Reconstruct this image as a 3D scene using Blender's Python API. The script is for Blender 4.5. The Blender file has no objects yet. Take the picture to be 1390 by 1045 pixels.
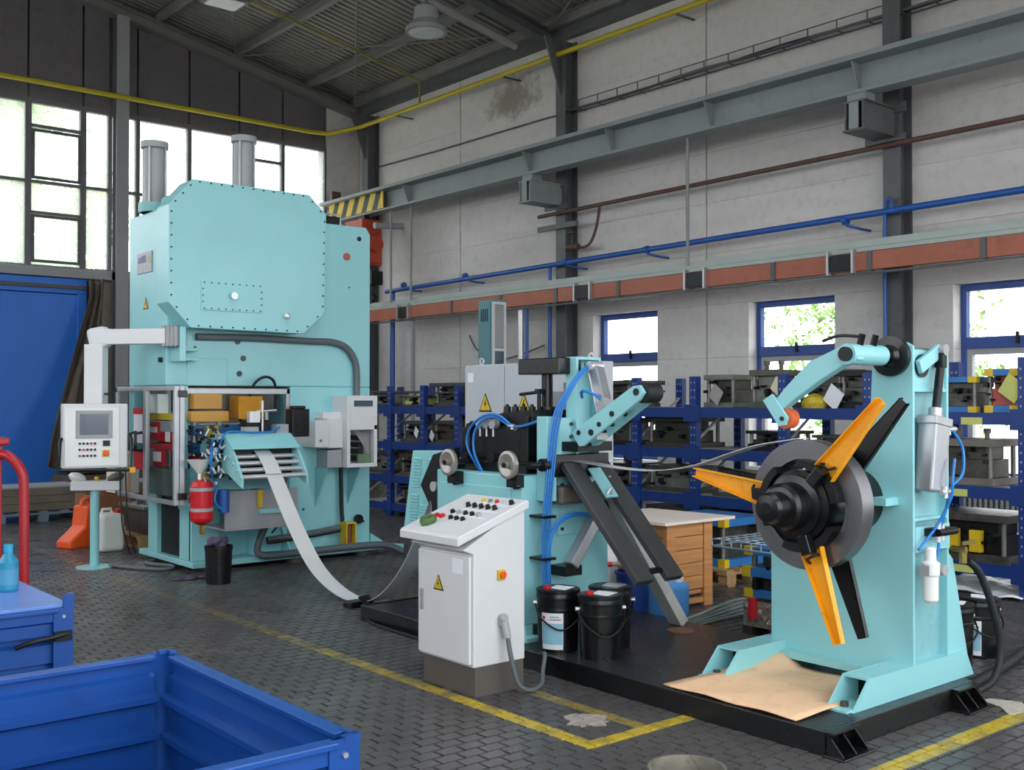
SKY = 5.0
import bpy, math, random
from mathutils import Vector, Matrix, Euler
R = math.radians
rnd = random.Random(7)
scn = bpy.context.scene
COL = scn.collection

# ------------------------------------------------------------------ camera, sky, exposure
cd = bpy.data.cameras.new('camera'); cam = bpy.data.objects.new('camera', cd); COL.objects.link(cam)
cd.sensor_fit = 'HORIZONTAL'; cd.sensor_width = 36.0; cd.lens = 36.0 * 1460 / 1390
cd.clip_start = 0.05; cd.clip_end = 300
cam.location = (0, 0, 1.6)
cam.rotation_euler = (R(90) + math.atan(21 / 1460), 0, -R(39.8))
scn.camera = cam
w = bpy.data.worlds.new('overcast_sky'); scn.world = w; w.use_nodes = True
bg = w.node_tree.nodes['Background']; bg.inputs[0].default_value = (0.93, 0.97, 1.0, 1); bg.inputs[1].default_value = SKY
scn.view_settings.view_transform = 'Standard'; scn.view_settings.look = 'None'
scn.view_settings.exposure = -0.04; scn.view_settings.gamma = 1.0; scn.view_settings.use_curve_mapping = False
scn.cycles.max_bounces = 8; scn.cycles.diffuse_bounces = 5; scn.cycles.glossy_bounces = 3
scn.cycles.transparent_max_bounces = 16; scn.cycles.sample_clamp_indirect = 4.0
scn.cycles.use_denoising = True

def portal(name, loc, rot, sx, sy):
    """guides daylight sampling through a window opening; emits nothing itself"""
    l = bpy.data.lights.new(name, 'AREA'); l.shape = 'RECTANGLE'; l.size = sx; l.size_y = sy; l.cycles.is_portal = True
    o = bpy.data.objects.new(name, l); o.location = loc; o.rotation_euler = rot; COL.objects.link(o)

XW, YB, XL, YF = 11.7, 18.97, -3.5, -0.9        # right wall, back wall, left wall, front wall
RIGHT_WINDOWS = [(10.72, 12.07), (7.74, 9.07), (4.85, 6.19), (1.9, 3.24)]
UNSEEN_LEFT_WINDOWS = [(4.0, 10.5, 2.2, 5.4), (12.0, 18.0, 2.8, 6.0)]  # out of view, added to light left-facing machine sides
UNSEEN_FRONT_WINDOWS = [(-3.3, 1.4, .2, 6.2), (1.8, 6.3, .8, 5.2), (6.8, 11.3, .6, 5.2)]  # out of view behind the camera, added and sized for their light
ADDED_SKYLIGHT = (1.45, 4.6, -.5, 7.5)            # unseen ridge rooflight, added to light upward faces
for a, b in RIGHT_WINDOWS:
    portal('daylight_portal', (XW + .28, (a + b) / 2, 1.83), (0, R(90), 0), 2.2, b - a)
portal('daylight_portal', (2.0, YB + .25, 5.22), (R(-90), 0, 0), 9.0, 2.8)
portal('daylight_portal', (8.9, YB + .25, 5.22), (R(-90), 0, 0), 4.0, 2.8)
for a, b, z0, z1 in UNSEEN_LEFT_WINDOWS:
    portal('daylight_portal', (XL - .25, (a + b) / 2, (z0 + z1) / 2), (0, R(-90), 0), z1 - z0, b - a)
for a, b, z0, z1 in UNSEEN_FRONT_WINDOWS:
    portal('daylight_portal', ((a + b) / 2, YF - .25, (z0 + z1) / 2), (R(90), 0, 0), b - a, z1 - z0)

portal('daylight_portal', (ADDED_SKYLIGHT[0] * .5 + ADDED_SKYLIGHT[1] * .5, 3.5, 9.85), (0, 0, 0), 3.1, 8.0)

# ------------------------------------------------------------------ materials
def lin(h):
    if not isinstance(h, str): return tuple(h) + (1,)
    h = h.lstrip('#'); o = []
    for i in (0, 2, 4):
        c = int(h[i:i + 2], 16) / 255
        o.append(c / 12.92 if c <= .04045 else ((c + .055) / 1.055) ** 2.4)
    return tuple(o) + (1,)

class NT:
    def __init__(s, m): s.t = m.node_tree; s.n = s.t.nodes
    def new(s, ty, **kw):
        n = s.n.new(ty)
        for k, v in kw.items(): setattr(n, k, v)
        return n
    def ln(s, a, b): s.t.links.new(a, b)
    def math(s, op, a, b=None):
        n = s.n.new('ShaderNodeMath'); n.operation = op
        for i, q in enumerate((a, b)):
            if q is None: continue
            if isinstance(q, (int, float)): n.inputs[i].default_value = q
            else: s.ln(q, n.inputs[i])
        return n.outputs[0]
    def mix(s, f, a, b):
        n = s.n.new('ShaderNodeMix'); n.data_type = 'RGBA'
        for i, q in ((0, f), (6, a), (7, b)):
            if isinstance(q, (int, float)): n.inputs[i].default_value = q
            elif isinstance(q, tuple): n.inputs[i].default_value = q
            else: s.ln(q, n.inputs[i])
        return n.outputs[2]
    def noise(s, scale, detail=3, vec=None, rough=.55):
        n = s.n.new('ShaderNodeTexNoise'); n.inputs['Scale'].default_value = scale; n.inputs['Detail'].default_value = detail
        n.inputs['Roughness'].default_value = rough
        if vec is not None: s.ln(vec, n.inputs['Vector'])
        return n.outputs[0]
    def ramp(s, f, lo, hi):
        n = s.n.new('ShaderNodeMapRange'); n.inputs[1].default_value = lo; n.inputs[2].default_value = hi
        s.ln(f, n.inputs[0]); return n.outputs[0]

MATS = {}
def mat(name, col, rough=.5, metal=0., var=.08, scale=4., dirt=None, dirt_amt=.5, bump=0., bscale=60., world=True, spec=.5, stretch=None):
    if name in MATS: return MATS[name]
    m = bpy.data.materials.new(name); m.use_nodes = True; t = NT(m); p = t.n['Principled BSDF']
    c = lin(col); p.inputs['Roughness'].default_value = rough; p.inputs['Metallic'].default_value = metal
    p.inputs['Specular IOR Level'].default_value = spec
    if world: vec = t.new('ShaderNodeNewGeometry').outputs['Position']
    else: vec = t.new('ShaderNodeTexCoord').outputs['Object']
    if stretch:
        mp = t.new('ShaderNodeMapping'); mp.inputs['Scale'].default_value = stretch; t.ln(vec, mp.inputs[0]); vec = mp.outputs[0]
    f = t.ramp(t.noise(scale, 4, vec), .3, .7)
    a = tuple(max(0, q * (1 - var)) for q in c[:3]) + (1,); b = tuple(min(1, q * (1 + var)) for q in c[:3]) + (1,)
    out = t.mix(f, a, b)
    if dirt:
        d = t.ramp(t.noise(scale * 2.3 + 1.7, 6, vec, .65), .55, .72)
        d = t.math('MULTIPLY', d, dirt_amt)
        out = t.mix(d, out, lin(dirt))
    t.ln(out, p.inputs['Base Color'])
    t.ln(t.math('ADD', t.math('MULTIPLY', t.noise(scale * 3, 3, vec), .16), rough - .08), p.inputs['Roughness'])
    if bump:
        bn = t.new('ShaderNodeBump'); bn.inputs['Strength'].default_value = bump; bn.inputs['Distance'].default_value = .004
        t.ln(t.noise(bscale, 3, vec), bn.inputs['Height']); t.ln(bn.outputs[0], p.inputs['Normal'])
    MATS[name] = m; return m

def glassy(name, tint, alpha, haze=0.):
    """thin pane: clear transmission, a little gloss, and some dust that scatters real light"""
    m = bpy.data.materials.new(name); m.use_nodes = True; t = NT(m); t.n.remove(t.n['Principled BSDF'])
    tr = t.new('ShaderNodeBsdfTransparent'); tr.inputs[0].default_value = lin(tint)
    gl = t.new('ShaderNodeBsdfGlossy'); gl.inputs['Roughness'].default_value = .06
    s1 = t.new('ShaderNodeMixShader'); s1.inputs[0].default_value = alpha
    t.ln(tr.outputs[0], s1.inputs[1]); t.ln(gl.outputs[0], s1.inputs[2]); out = s1.outputs[0]
    if haze:
        df = t.new('ShaderNodeBsdfTranslucent'); df.inputs[0].default_value = (.9, .92, .92, 1)
        s2 = t.new('ShaderNodeMixShader'); v = t.new('ShaderNodeNewGeometry').outputs['Position']
        t.ln(t.math('ADD', t.math('MULTIPLY', t.noise(2.2, 4, v), haze * .7), haze * .65), s2.inputs[0])
        t.ln(out, s2.inputs[1]); t.ln(df.outputs[0], s2.inputs[2]); out = s2.outputs[0]
    t.ln(out, t.n['Material Output'].inputs[0]); MATS[name] = m; return m

TEAL = mat('turquoise_enamel', '#90ced4', .33, var=.04, scale=1.4, bump=.08, bscale=90)
TEALD = mat('turquoise_enamel_worn', '#7fb5bb', .42, var=.08, scale=5, dirt='#3f5c5a', dirt_amt=.3)
BLACK = mat('black_lacquer', '#0c0d0f', .3, var=.3, scale=8, spec=.5)
BLACKM = mat('black_oxide_steel', '#15171a', .42, .35, var=.35, scale=9)
RUBBER = mat('black_rubber', '#15161a', .6, var=.2)
GREYP = mat('light_grey_paint', '#d6d7da', .42, var=.03, scale=2)
GREYM = mat('mid_grey_paint', '#9c9ea1', .45, var=.05, scale=3)
DGREY = mat('dark_grey_plinth_paint', '#5a5550', .5, var=.08, scale=5)
SILVER = mat('bare_aluminium', '#b4b6ba', .42, .7, var=.06, scale=9)
STEEL = mat('bright_steel', '#d4d5d8', .38, .6, var=.08, scale=6)
COILS = mat('coiled_strip_steel', '#7d7d80', .38, .8, var=.12, scale=3)
DSTEEL = mat('oily_tool_steel', '#55534e', .42, .55, var=.3, scale=11, dirt='#3a2c1e', dirt_amt=.6)
GSTEEL = mat('grey_tool_steel', '#7c7c76', .42, .5, var=.2, scale=9, dirt='#4a4338', dirt_amt=.5)
YELLOW = mat('amber_yellow_paint', '#f2a516', .4, var=.06, scale=6, dirt='#8a5a10', dirt_amt=.25)
YELLOW2 = mat('die_yellow_paint', '#d6b420', .45, var=.1, scale=6)
BLUE = mat('cobalt_blue_paint', '#144894', .38, var=.1, scale=3, dirt='#0e2757', dirt_amt=.35)
BLUER = mat('rack_blue_paint', '#10347a', .42, var=.12, scale=4, dirt='#0e2246', dirt_amt=.4)
BLUED = mat('door_blue_paint', '#2f78dc', .42, var=.05, scale=2)
BLUEF = mat('window_frame_blue', '#2c4c92', .45, var=.06)
BLUEP = mat('pipe_blue_paint', '#2457a6', .4, var=.08)
BLUEL = mat('die_blue_paint', '#2c72b4', .45, var=.1, scale=6, dirt='#1b3c5a', dirt_amt=.3)
HOSE = mat('blue_hose_plastic', '#1f78c8', .35, var=.08)
RED = mat('signal_red_paint', '#c11722', .35, var=.08, scale=5)
ORANGE = mat('orange_plastic', '#ee5a1e', .45, var=.08)
ORANGED = mat('hoist_orange_paint', '#b5432a', .45, var=.1)
WHITE = mat('white_plastic', '#e6e8e6', .4, var=.03)
PAPER = mat('white_paper', '#e9eaf0', .7, var=.03)
PAPERB = mat('pale_blue_print', '#8fc4d8', .6, var=.06)
WOOD = mat('planed_pine', '#c58a52', .6, var=.18, scale=3, stretch=(1, 1, 14), bump=.2, bscale=30)
PALLET = mat('pallet_wood', '#a4835c', .75, var=.25, scale=5, stretch=(3, 3, 12), dirt='#4d3c28', dirt_amt=.4)
CARD = mat('brown_cardboard', '#e4bc96', .75, var=.07, scale=3, dirt='#a07a56', dirt_amt=.4)
LID = mat('white_board', '#e8dcd2', .6, var=.05, scale=3)
TARP = mat('grey_tarpaulin', '#5e544b', .8, var=.2, scale=5, bump=.4, bscale=14)
BEAM = mat('crane_beam_grey_paint', '#878f90', .5, var=.06, scale=1.5, dirt='#5c5f5c', dirt_amt=.35)
COLUMN = mat('column_dark_grey_paint', '#5a5c5f', .5, var=.12, scale=3, dirt='#2c2b2a', dirt_amt=.5)
RUSTP = mat('rusty_pipe', '#5a4038', .6, var=.2, scale=6, dirt='#2e2624', dirt_amt=.6)
BROWN = mat('busbar_brown_plastic', '#a8614a', .5, var=.1, scale=3, dirt='#6b4234', dirt_amt=.4)
RAIL = mat('pale_green_rail_paint', '#a9b5b0', .45, var=.06, scale=4)
PIPEY = mat('gas_pipe_yellow_paint', '#c2b428', .4, var=.08, scale=3)
ROOFM = mat('galvanised_roof_sheet', '#8a8a84', .55, .2, var=.12, scale=1.2)
PURLIN = mat('roof_steel_grey_paint', '#7d7d7a', .55, var=.1, scale=2)
CLAD = mat('grey_violet_cladding', '#6a666c', .6, var=.08, scale=1.5, dirt='#3a373a', dirt_amt=.4)
MULL = mat('mullion_grey_paint', '#6c6c70', .5, var=.1)
LOWW = mat('grey_brown_wall_paint', '#8d867f', .7, var=.1, scale=2, dirt='#5b534c', dirt_amt=.4)
LABELY = mat('yellow_green_label', '#c8cc72', .7, var=.06)
RAG = mat('purple_grey_rags', '#4a4458', .85, var=.4, scale=18)
GREENC = mat('bright_green_cable', '#2f9a4a', .5)
LAMPW = mat('opal_lamp_glass', '#dfe2e4', .3)
GLASSY = mat('dark_screen_glass', '#4a5866', .12, var=.03)
CANB = mat('blue_canister_plastic', '#5aa4ea', .38, var=.06)
CABLE = mat('grey_cable_sheath', '#5c6468', .5)
CONC = mat('pale_concrete_patch', '#b3aaa0', .85, var=.15, scale=20)
FOIL = mat('dusty_wrapped_parts', '#a79d90', .35, .4, var=.4, scale=40)
GALV = mat('galvanised_mesh_wire', '#b4c4d0', .35, .6, var=.1)
ZINC = mat('dull_zinc', '#8f8c82', .5, .6, var=.15, scale=12, dirt='#5e3c22', dirt_amt=.7)
BARK = mat('tree_bark', '#5a4a3a', .9)
LEAF = mat('tree_leaves', '#9cc26e', .7, var=.5, scale=3)
GLASS = glassy('window_glass', '#ffffff', .02)
GLASSD = glassy('dusty_window_glass', '#ffffff', .02, .27)
PERSP = glassy('guard_polycarbonate', '#f2f5f5', .008)

def diamond():
    m = mat('diamond_tread_plate', '#35373b', .3, .55, var=.2, scale=4, spec=.5); t = NT(m); p = t.n['Principled BSDF']
    v = t.new('ShaderNodeNewGeometry').outputs['Position']; mp = t.new('ShaderNodeMapping')
    mp.inputs['Rotation'].default_value = (0, 0, R(45)); mp.inputs['Scale'].default_value = (1, 1, 1); t.ln(v, mp.inputs[0])
    sp = t.new('ShaderNodeSeparateXYZ'); t.ln(mp.outputs[0], sp.inputs[0])
    sx = t.math('SINE', t.math('MULTIPLY', sp.outputs[0], 190)); sy = t.math('SINE', t.math('MULTIPLY', sp.outputs[1], 190))
    h = t.math('MAXIMUM', t.math('MULTIPLY', sx, sy), 0.)
    bn = t.new('ShaderNodeBump'); bn.inputs['Strength'].default_value = .7; bn.inputs['Distance'].default_value = .006
    t.ln(h, bn.inputs['Height']); t.ln(bn.outputs[0], p.inputs['Normal']); return m
TREAD = diamond()

def wall_concrete():
    m = bpy.data.materials.new('limewashed_concrete'); m.use_nodes = True; t = NT(m); p = t.n['Principled BSDF']
    v = t.new('ShaderNodeNewGeometry').outputs['Position']
    mp = t.new('ShaderNodeMapping'); mp.inputs['Scale'].default_value = (1, .35, 1.6); t.ln(v, mp.inputs[0])
    big = t.ramp(t.noise(.9, 5, mp.outputs[0]), .35, .7); fine = t.noise(9, 5, v)
    c = t.mix(big, lin('#c6c3c1'), lin('#dad7d5')); c = t.mix(t.math('MULTIPLY', t.ramp(fine, .5, .8), .35), c, lin('#a5a19f'))
    # one brown damp stain high on the wall
    sp = t.new('ShaderNodeSeparateXYZ'); t.ln(v, sp.inputs[0])
    dy = t.math('DIVIDE', t.math('SUBTRACT', sp.outputs[1], 14.0), .75); dz = t.math('DIVIDE', t.math('SUBTRACT', sp.outputs[2], 6.72), .38)
    d = t.math('SQRT', t.math('ADD', t.math('MULTIPLY', dy, dy), t.math('MULTIPLY', dz, dz)))
    d = t.math('ADD', d, t.math('MULTIPLY', t.math('SUBTRACT', t.noise(4, 6, v, .7), .5), 2.2))
    k = t.ramp(d, 1.05, .5); c = t.mix(t.math('MULTIPLY', k, .75), c, lin('#787062'))
    t.ln(c, p.inputs['Base Color']); p.inputs['Roughness'].default_value = .85
    bn = t.new('ShaderNodeBump'); bn.inputs['Strength'].default_value = .25; bn.inputs['Distance'].default_value = .01
    t.ln(t.noise(30, 4, v), bn.inputs['Height']); t.ln(bn.outputs[0], p.inputs['Normal']); return m
WALLM = wall_concrete()

def floor_mat():
    m = bpy.data.materials.new('oiled_floor_blocks'); m.use_nodes = True; t = NT(m); p = t.n['Principled BSDF']
    g = t.new('ShaderNodeNewGeometry'); v = g.outputs['Position']; sp = t.new('ShaderNodeSeparateXYZ'); t.ln(v, sp.inputs[0])
    X, Y = sp.outputs[0], sp.outputs[1]
    cell = t.new('ShaderNodeTexWhiteNoise'); cell.noise_dimensions = '2D'
    sn = t.new('ShaderNodeVectorMath'); sn.operation = 'SNAP'; sn.inputs[1].default_value = (.125, .085, 1); t.ln(v, sn.inputs[0]); t.ln(sn.outputs[0], cell.inputs['Vector'])
    isl = g.outputs['Random Per Island']
    c = t.mix(isl, lin('#4c4a4a'), lin('#5b5858'))
    c = t.mix(t.math('MULTIPLY', t.ramp(t.noise(1.3, 5, v), .4, .7), .6), c, lin('#3f3d3d'))
    c = t.mix(t.math('MULTIPLY', t.ramp(t.noise(26, 4, v), .62, .8), .5), c, lin('#8a8680'))
    # worn yellow floor lines
    def band(q, c0, hw): return t.math('LESS_THAN', t.math('ABSOLUTE', t.math('SUBTRACT', q, c0)), hw)
    def rng(q, a, b): return t.math('MULTIPLY', t.math('GREATER_THAN', q, a), t.math('LESS_THAN', q, b))
    l1 = t.math('MULTIPLY', band(X, 3.49, .045), rng(Y, 3.58, 15))
    l2 = t.math('MULTIPLY', band(Y, 3.62, .045), rng(X, 3.45, 4.2))
    l3 = t.math('MULTIPLY', band(Y, 2.56, .05), rng(X, 3.6, 9))
    l4 = t.math('MULTIPLY', t.math('MULTIPLY', band(X, 3.88, .04), rng(Y, 3.62, 4.9)), .45)
    ln_ = t.math('MAXIMUM', t.math('MAXIMUM', l1, l2), t.math('MAXIMUM', l3, l4))
    fade = t.ramp(Y, 8.0, 3.6)
    wear = t.math('ADD', t.ramp(t.noise(7, 6, v, .7), .62, .36), t.math('MULTIPLY', fade, .5))
    wear = t.math('MINIMUM', t.math('MULTIPLY', wear, t.math('ADD', t.math('MULTIPLY', fade, .72), .16)), .88)
    c = t.mix(t.math('MULTIPLY', ln_, wear), c, lin('#c7ad2c'))
    # broken pale concrete patch
    dx = t.math('DIVIDE', t.math('SUBTRACT', X, 3.75), .17); dy = t.math('DIVIDE', t.math('SUBTRACT', Y, 3.93), .17)
    d = t.math('ADD', t.math('ADD', t.math('ABSOLUTE', dx), t.math('ABSOLUTE', dy)), t.math('MULTIPLY', t.math('SUBTRACT', t.noise(9, 5, v), .5), 1.6))
    c = t.mix(t.math('LESS_THAN', d, .8), c, lin('#a39a94'))
    t.ln(c, p.inputs['Base Color'])
    t.ln(t.math('ADD', t.math('MULTIPLY', t.noise(2.2, 5, v), .35), t.math('ADD', .11, t.math('MULTIPLY', isl, .1))), p.inputs['Roughness'])
    p.inputs['Specular IOR Level'].default_value = .5
    bn = t.new('ShaderNodeBump'); bn.inputs['Strength'].default_value = .35; bn.inputs['Distance'].default_value = .006
    t.ln(t.noise(38, 4, v), bn.inputs['Height']); t.ln(bn.outputs[0], p.inputs['Normal']); return m
FLOORM = floor_mat()
GROUT = mat('dark_floor_joint', '#3d3b3b', .7, var=.2)

# ------------------------------------------------------------------ mesh builder
class B:
    def __init__(s): s.v = []; s.f = []; s.s = []
    def add(s, vs, fs, smooth=False):
        o = len(s.v); s.v += [tuple(q) for q in vs]
        for f in fs: s.f.append(tuple(i + o for i in f)); s.s.append(smooth)
        return s
    def box(s, x0, x1, y0, y1, z0, z1):
        x0, x1 = min(x0, x1), max(x0, x1); y0, y1 = min(y0, y1), max(y0, y1); z0, z1 = min(z0, z1), max(z0, z1)
        return s.add([(x0, y0, z0), (x1, y0, z0), (x1, y1, z0), (x0, y1, z0), (x0, y0, z1), (x1, y0, z1), (x1, y1, z1), (x0, y1, z1)],
                     [(0, 3, 2, 1), (4, 5, 6, 7), (0, 1, 5, 4), (1, 2, 6, 5), (2, 3, 7, 6), (3, 0, 4, 7)])
    def cb(s, c, d): return s.box(c[0] - d[0] / 2, c[0] + d[0] / 2, c[1] - d[1] / 2, c[1] + d[1] / 2, c[2] - d[2] / 2, c[2] + d[2] / 2)
    def bar(s, p0, p1, wd, ht, up=(0, 0, 1)):
        """rectangular bar from p0 to p1"""
        p0, p1 = Vector(p0), Vector(p1); d = (p1 - p0).normalized(); u = Vector(up)
        if abs(d.dot(u)) > .99: u = Vector((1, 0, 0))
        a = d.cross(u).normalized(); b = a.cross(d).normalized(); a *= wd / 2; b *= ht / 2
        return s.add([p0 - a - b, p0 + a - b, p0 + a + b, p0 - a + b, p1 - a - b, p1 + a - b, p1 + a + b, p1 - a + b],
                     [(0, 1, 2, 3), (7, 6, 5, 4), (1, 0, 4, 5), (2, 1, 5, 6), (3, 2, 6, 7), (0, 3, 7, 4)])
    def lathe(s, prof, p0, axis, n=28, smooth=True, close=False):
        """prof: (radius, height) list; flat ends are capped when radius > 0"""
        p0 = Vector(p0); d = Vector(axis).normalized(); u = Vector((0, 0, 1)) if abs(d.z) < .9 else Vector((1, 0, 0))
        a = d.cross(u).normalized(); b = d.cross(a).normalized()
        def ringv(r, h): return [p0 + d * h + a * (r * math.cos(2 * math.pi * i / n)) + b * (r * math.sin(2 * math.pi * i / n)) for i in range(n)]
        pr = list(prof) + ([prof[0]] if close else [])
        for (r0, h0), (r1, h1) in zip(pr[:-1], pr[1:]):
            vs = ringv(r0, h0) + ringv(r1, h1)
            s.add(vs, [(i, n + i, n + (i + 1) % n, (i + 1) % n) for i in range(n)], smooth)
        if not close:
            if prof[0][0] > 1e-5: s.add(ringv(*prof[0]), [tuple(range(n))])
            if prof[-1][0] > 1e-5: s.add(ringv(*prof[-1]), [tuple(reversed(range(n)))])
        return s
    def cyl(s, p0, p1, r, r1=None, n=24):
        d = Vector(p1) - Vector(p0); return s.lathe([(r, 0), (r if r1 is None else r1, d.length)], p0, d, n)
    def tube(s, pts, r, n=8, steps=0, closed=False):
        P = [Vector(p) for p in pts]
        if steps:
            Q = []; m = len(P)
            for i in range(m - 1):
                a, b, c, e = P[max(i - 1, 0)], P[i], P[i + 1], P[min(i + 2, m - 1)]
                for k in range(steps):
                    t = k / steps
                    Q.append(.5 * ((2 * b) + (c - a) * t + (2 * a - 5 * b + 4 * c - e) * t * t + (3 * b - a - 3 * c + e) * t ** 3))
            P = Q + [P[-1]]
        rings = []; ref = None
        for i, p in enumerate(P):
            d = (P[min(i + 1, len(P) - 1)] - P[max(i - 1, 0)]).normalized()
            if ref is None: ref = Vector((0, 0, 1)) if abs(d.z) < .9 else Vector((1, 0, 0))
            a = d.cross(ref).normalized(); ref = a.cross(d).normalized(); b = ref
            rings.append([p + a * (r * math.cos(2 * math.pi * k / n)) + b * (r * math.sin(2 * math.pi * k / n)) for k in range(n)])
        vs = [q for rg in rings for q in rg]; fs = []
        for i in range(len(P) - 1):
            for k in range(n): fs.append((i * n + k, i * n + (k + 1) % n, (i + 1) * n + (k + 1) % n, (i + 1) * n + k))
        s.add(vs, fs, True); s.add(rings[0], [tuple(reversed(range(n)))]); s.add(rings[-1], [tuple(range(n))]); return s
    def prism(s, poly, axis, a0, a1):
        """poly in the two other axes (x: y,z / y: x,z / z: x,y), extruded from a0 to a1"""
        def P(q, a): return {'x': (a, q[0], q[1]), 'y': (q[0], a, q[1]), 'z': (q[0], q[1], a)}[axis]
        ar = sum(poly[i][0] * poly[(i + 1) % len(poly)][1] - poly[(i + 1) % len(poly)][0] * poly[i][1] for i in range(len(poly)))
        pl = list(poly) if (ar > 0) != (axis == 'y') else list(reversed(poly))
        if a0 > a1: a0, a1 = a1, a0
        n = len(pl); vs = [P(q, a0) for q in pl] + [P(q, a1) for q in pl]
        return s.add(vs, [tuple(reversed(range(n))), tuple(range(n, 2 * n))] + [(i, (i + 1) % n, n + (i + 1) % n, n + i) for i in range(n)])
    def strip(s, path, wvec, th=.004):
        """flat sheet following path (points), width vector wvec, given thickness"""
        P = [Vector(p) for p in path]; wv = Vector(wvec) / 2; vs = []; fs = []
        for i, p in enumerate(P):
            d = (P[min(i + 1, len(P) - 1)] - P[max(i - 1, 0)]).normalized(); nrm = d.cross(wv).normalized() * th / 2
            vs += [p - wv - nrm, p + wv - nrm, p + wv + nrm, p - wv + nrm]
        for i in range(len(P) - 1):
            for k in range(4): fs.append((4 * i + k, 4 * i + (k + 1) % 4, 4 * i + 4 + (k + 1) % 4, 4 * i + 4 + k))
        fs += [(3, 2, 1, 0), tuple(4 * (len(P) - 1) + k for k in range(4))]
        return s.add(vs, fs, False)
    def xf(s, M): s.v = [tuple(M @ Vector(q)) for q in s.v]; return s
    def up_to(s, i0, M): s.v = s.v[:i0] + [tuple(M @ Vector(q)) for q in s.v[i0:]]; return s

def world_loc(o):
    p = Vector(o.location)
    while o.parent: o = o.parent; p += Vector(o.location)
    return p
def props(o, label=None, cat=None, group=None, kind=None):
    for k, v in (('label', label), ('category', cat), ('group', group), ('kind', kind)):
        if v: o[k] = v
def thing(name, label, cat, loc=(0, 0, 0), group=None):
    o = bpy.data.objects.new(name, None); o.empty_display_size = .1; o.location = loc; COL.objects.link(o); props(o, label, cat, group); return o
def part(name, b, m, parent=None, bev=0., label=None, cat=None, group=None, kind=None, loc=None, seg=2):
    me = bpy.data.meshes.new(name)
    off = world_loc(parent) if parent else Vector(loc or (0, 0, 0))
    me.from_pydata([tuple(Vector(q) - off) for q in b.v], [], b.f)
    me.polygons.foreach_set('use_smooth', b.s); me.materials.append(m); me.update()
    o = bpy.data.objects.new(name, me); COL.objects.link(o)
    if parent: o.parent = parent
    else: o.location = off
    if bev:
        md = o.modifiers.new('bevel', 'BEVEL'); md.width = bev; md.segments = seg; md.limit_method = 'ANGLE'; md.angle_limit = R(40); md.harden_normals = False
    props(o, label, cat, group, kind); return o
def kids(o): return [c for c in COL.objects if c.parent == o]
def copy_tree(o, parent=None):
    c = o.copy(); COL.objects.link(c)
    if parent: c.parent = parent
    for ch in kids(o): copy_tree(ch, c)
    return c
def dup(o, loc, label=None, rz=None, group=None):
    c = copy_tree(o); c.location = loc
    if rz is not None: c.rotation_euler = (0, 0, rz)
    if label: c['label'] = label
    if group: c['group'] = group
    return c
def warn_triangle(parent, c, u, nrm, h):
    """yellow warning triangle with black rim and bolt mark; u = right-hand direction on the surface"""
    c, u, nrm = Vector(c), Vector(u).normalized(), Vector(nrm).normalized(); z = Vector((0, 0, 1))
    def tri(k, d): return [c + nrm * d + (u * a + z * q) * k for a, q in ((-.55 * h, -.42 * h), (.55 * h, -.42 * h), (0, .58 * h))]
    def pl(k, d): t0, t1 = tri(k, 0), tri(k, d); return B().add(t0 + t1, [(2, 1, 0), (3, 4, 5), (0, 1, 4, 3), (1, 2, 5, 4), (2, 0, 3, 5)])
    o = part('warning_sign', pl(1, .003), BLACK, parent)
    part('sign_face', pl(.8, .0045), YELLOW2, o)
    bo = [(.03, .26), (-.10, -.04), (.01, -.04), (-.05, -.27), (.12, .05), (.01, .05), (.1, .26)]
    vs = [c + nrm * .0055 + (u * a + z * q) * h for a, q in bo]; part('sign_mark', B().add(vs, [tuple(range(len(vs)))]), BLACK, o)
    return o

# ------------------------------------------------------------------ the setting
S = 'structure'
ZE = 7.32                                           # rafter underside at the right wall
def zr(x): return ZE + .2 * (min(XW, 2 * 2.85 - x if x < 2.85 else x) * -1 + XW)   # underside of the roof steel, ridge at X = 2.85

# floor: bed plus small end-grain blocks
fl = part('floor', B().box(XL - .3, XW + .5, YF - .3, YB + .4, -.3, -.012), GROUT, kind=S)
BX, BY = .125, .085
blocks = []
def hidden(x, y):
    if 4.25 < x < 5.4 and 2.9 < y < 6.6: return True            # under the machine platform
    if 4.2 < x < 6.1 and 9.6 < y < 10.6: return True
    if 3.6 < x < 3.88 and 4.62 < y < 5.0: return True
    return False
j = 0; y = 1.0
while y < 18.9:
    x = -2.0 + (BX / 2 if j % 2 else 0)
    while x < XW - .05:
        ang = math.degrees(math.atan2(x, y)) if y > 0 else 90
        if 10 < ang < 70 and x * x + y * y > 1.6 and not hidden(x, y) and (x < 9.9 or y > 8): blocks.append((x, y))
        x += BX
    y += BY; j += 1
blocks.sort(key=lambda q: (q[0] * .64 + q[1] * .768))
def seen(q):
    d = q[0] * .64 + q[1] * .768; la = q[0] * .768 - q[1] * .64
    px, py = 695 + 1460 * la / d, 543.5 + 1460 * 1.6 / d
    if not (0 < px < 1390 and py < 1045): return False
    if px < 500 and py > 880 + (0 if px > 222 else 20): return False
    return True
near = [q for q in blocks if seen(q)][:300]; ns = set(near)
vr = []
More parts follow.
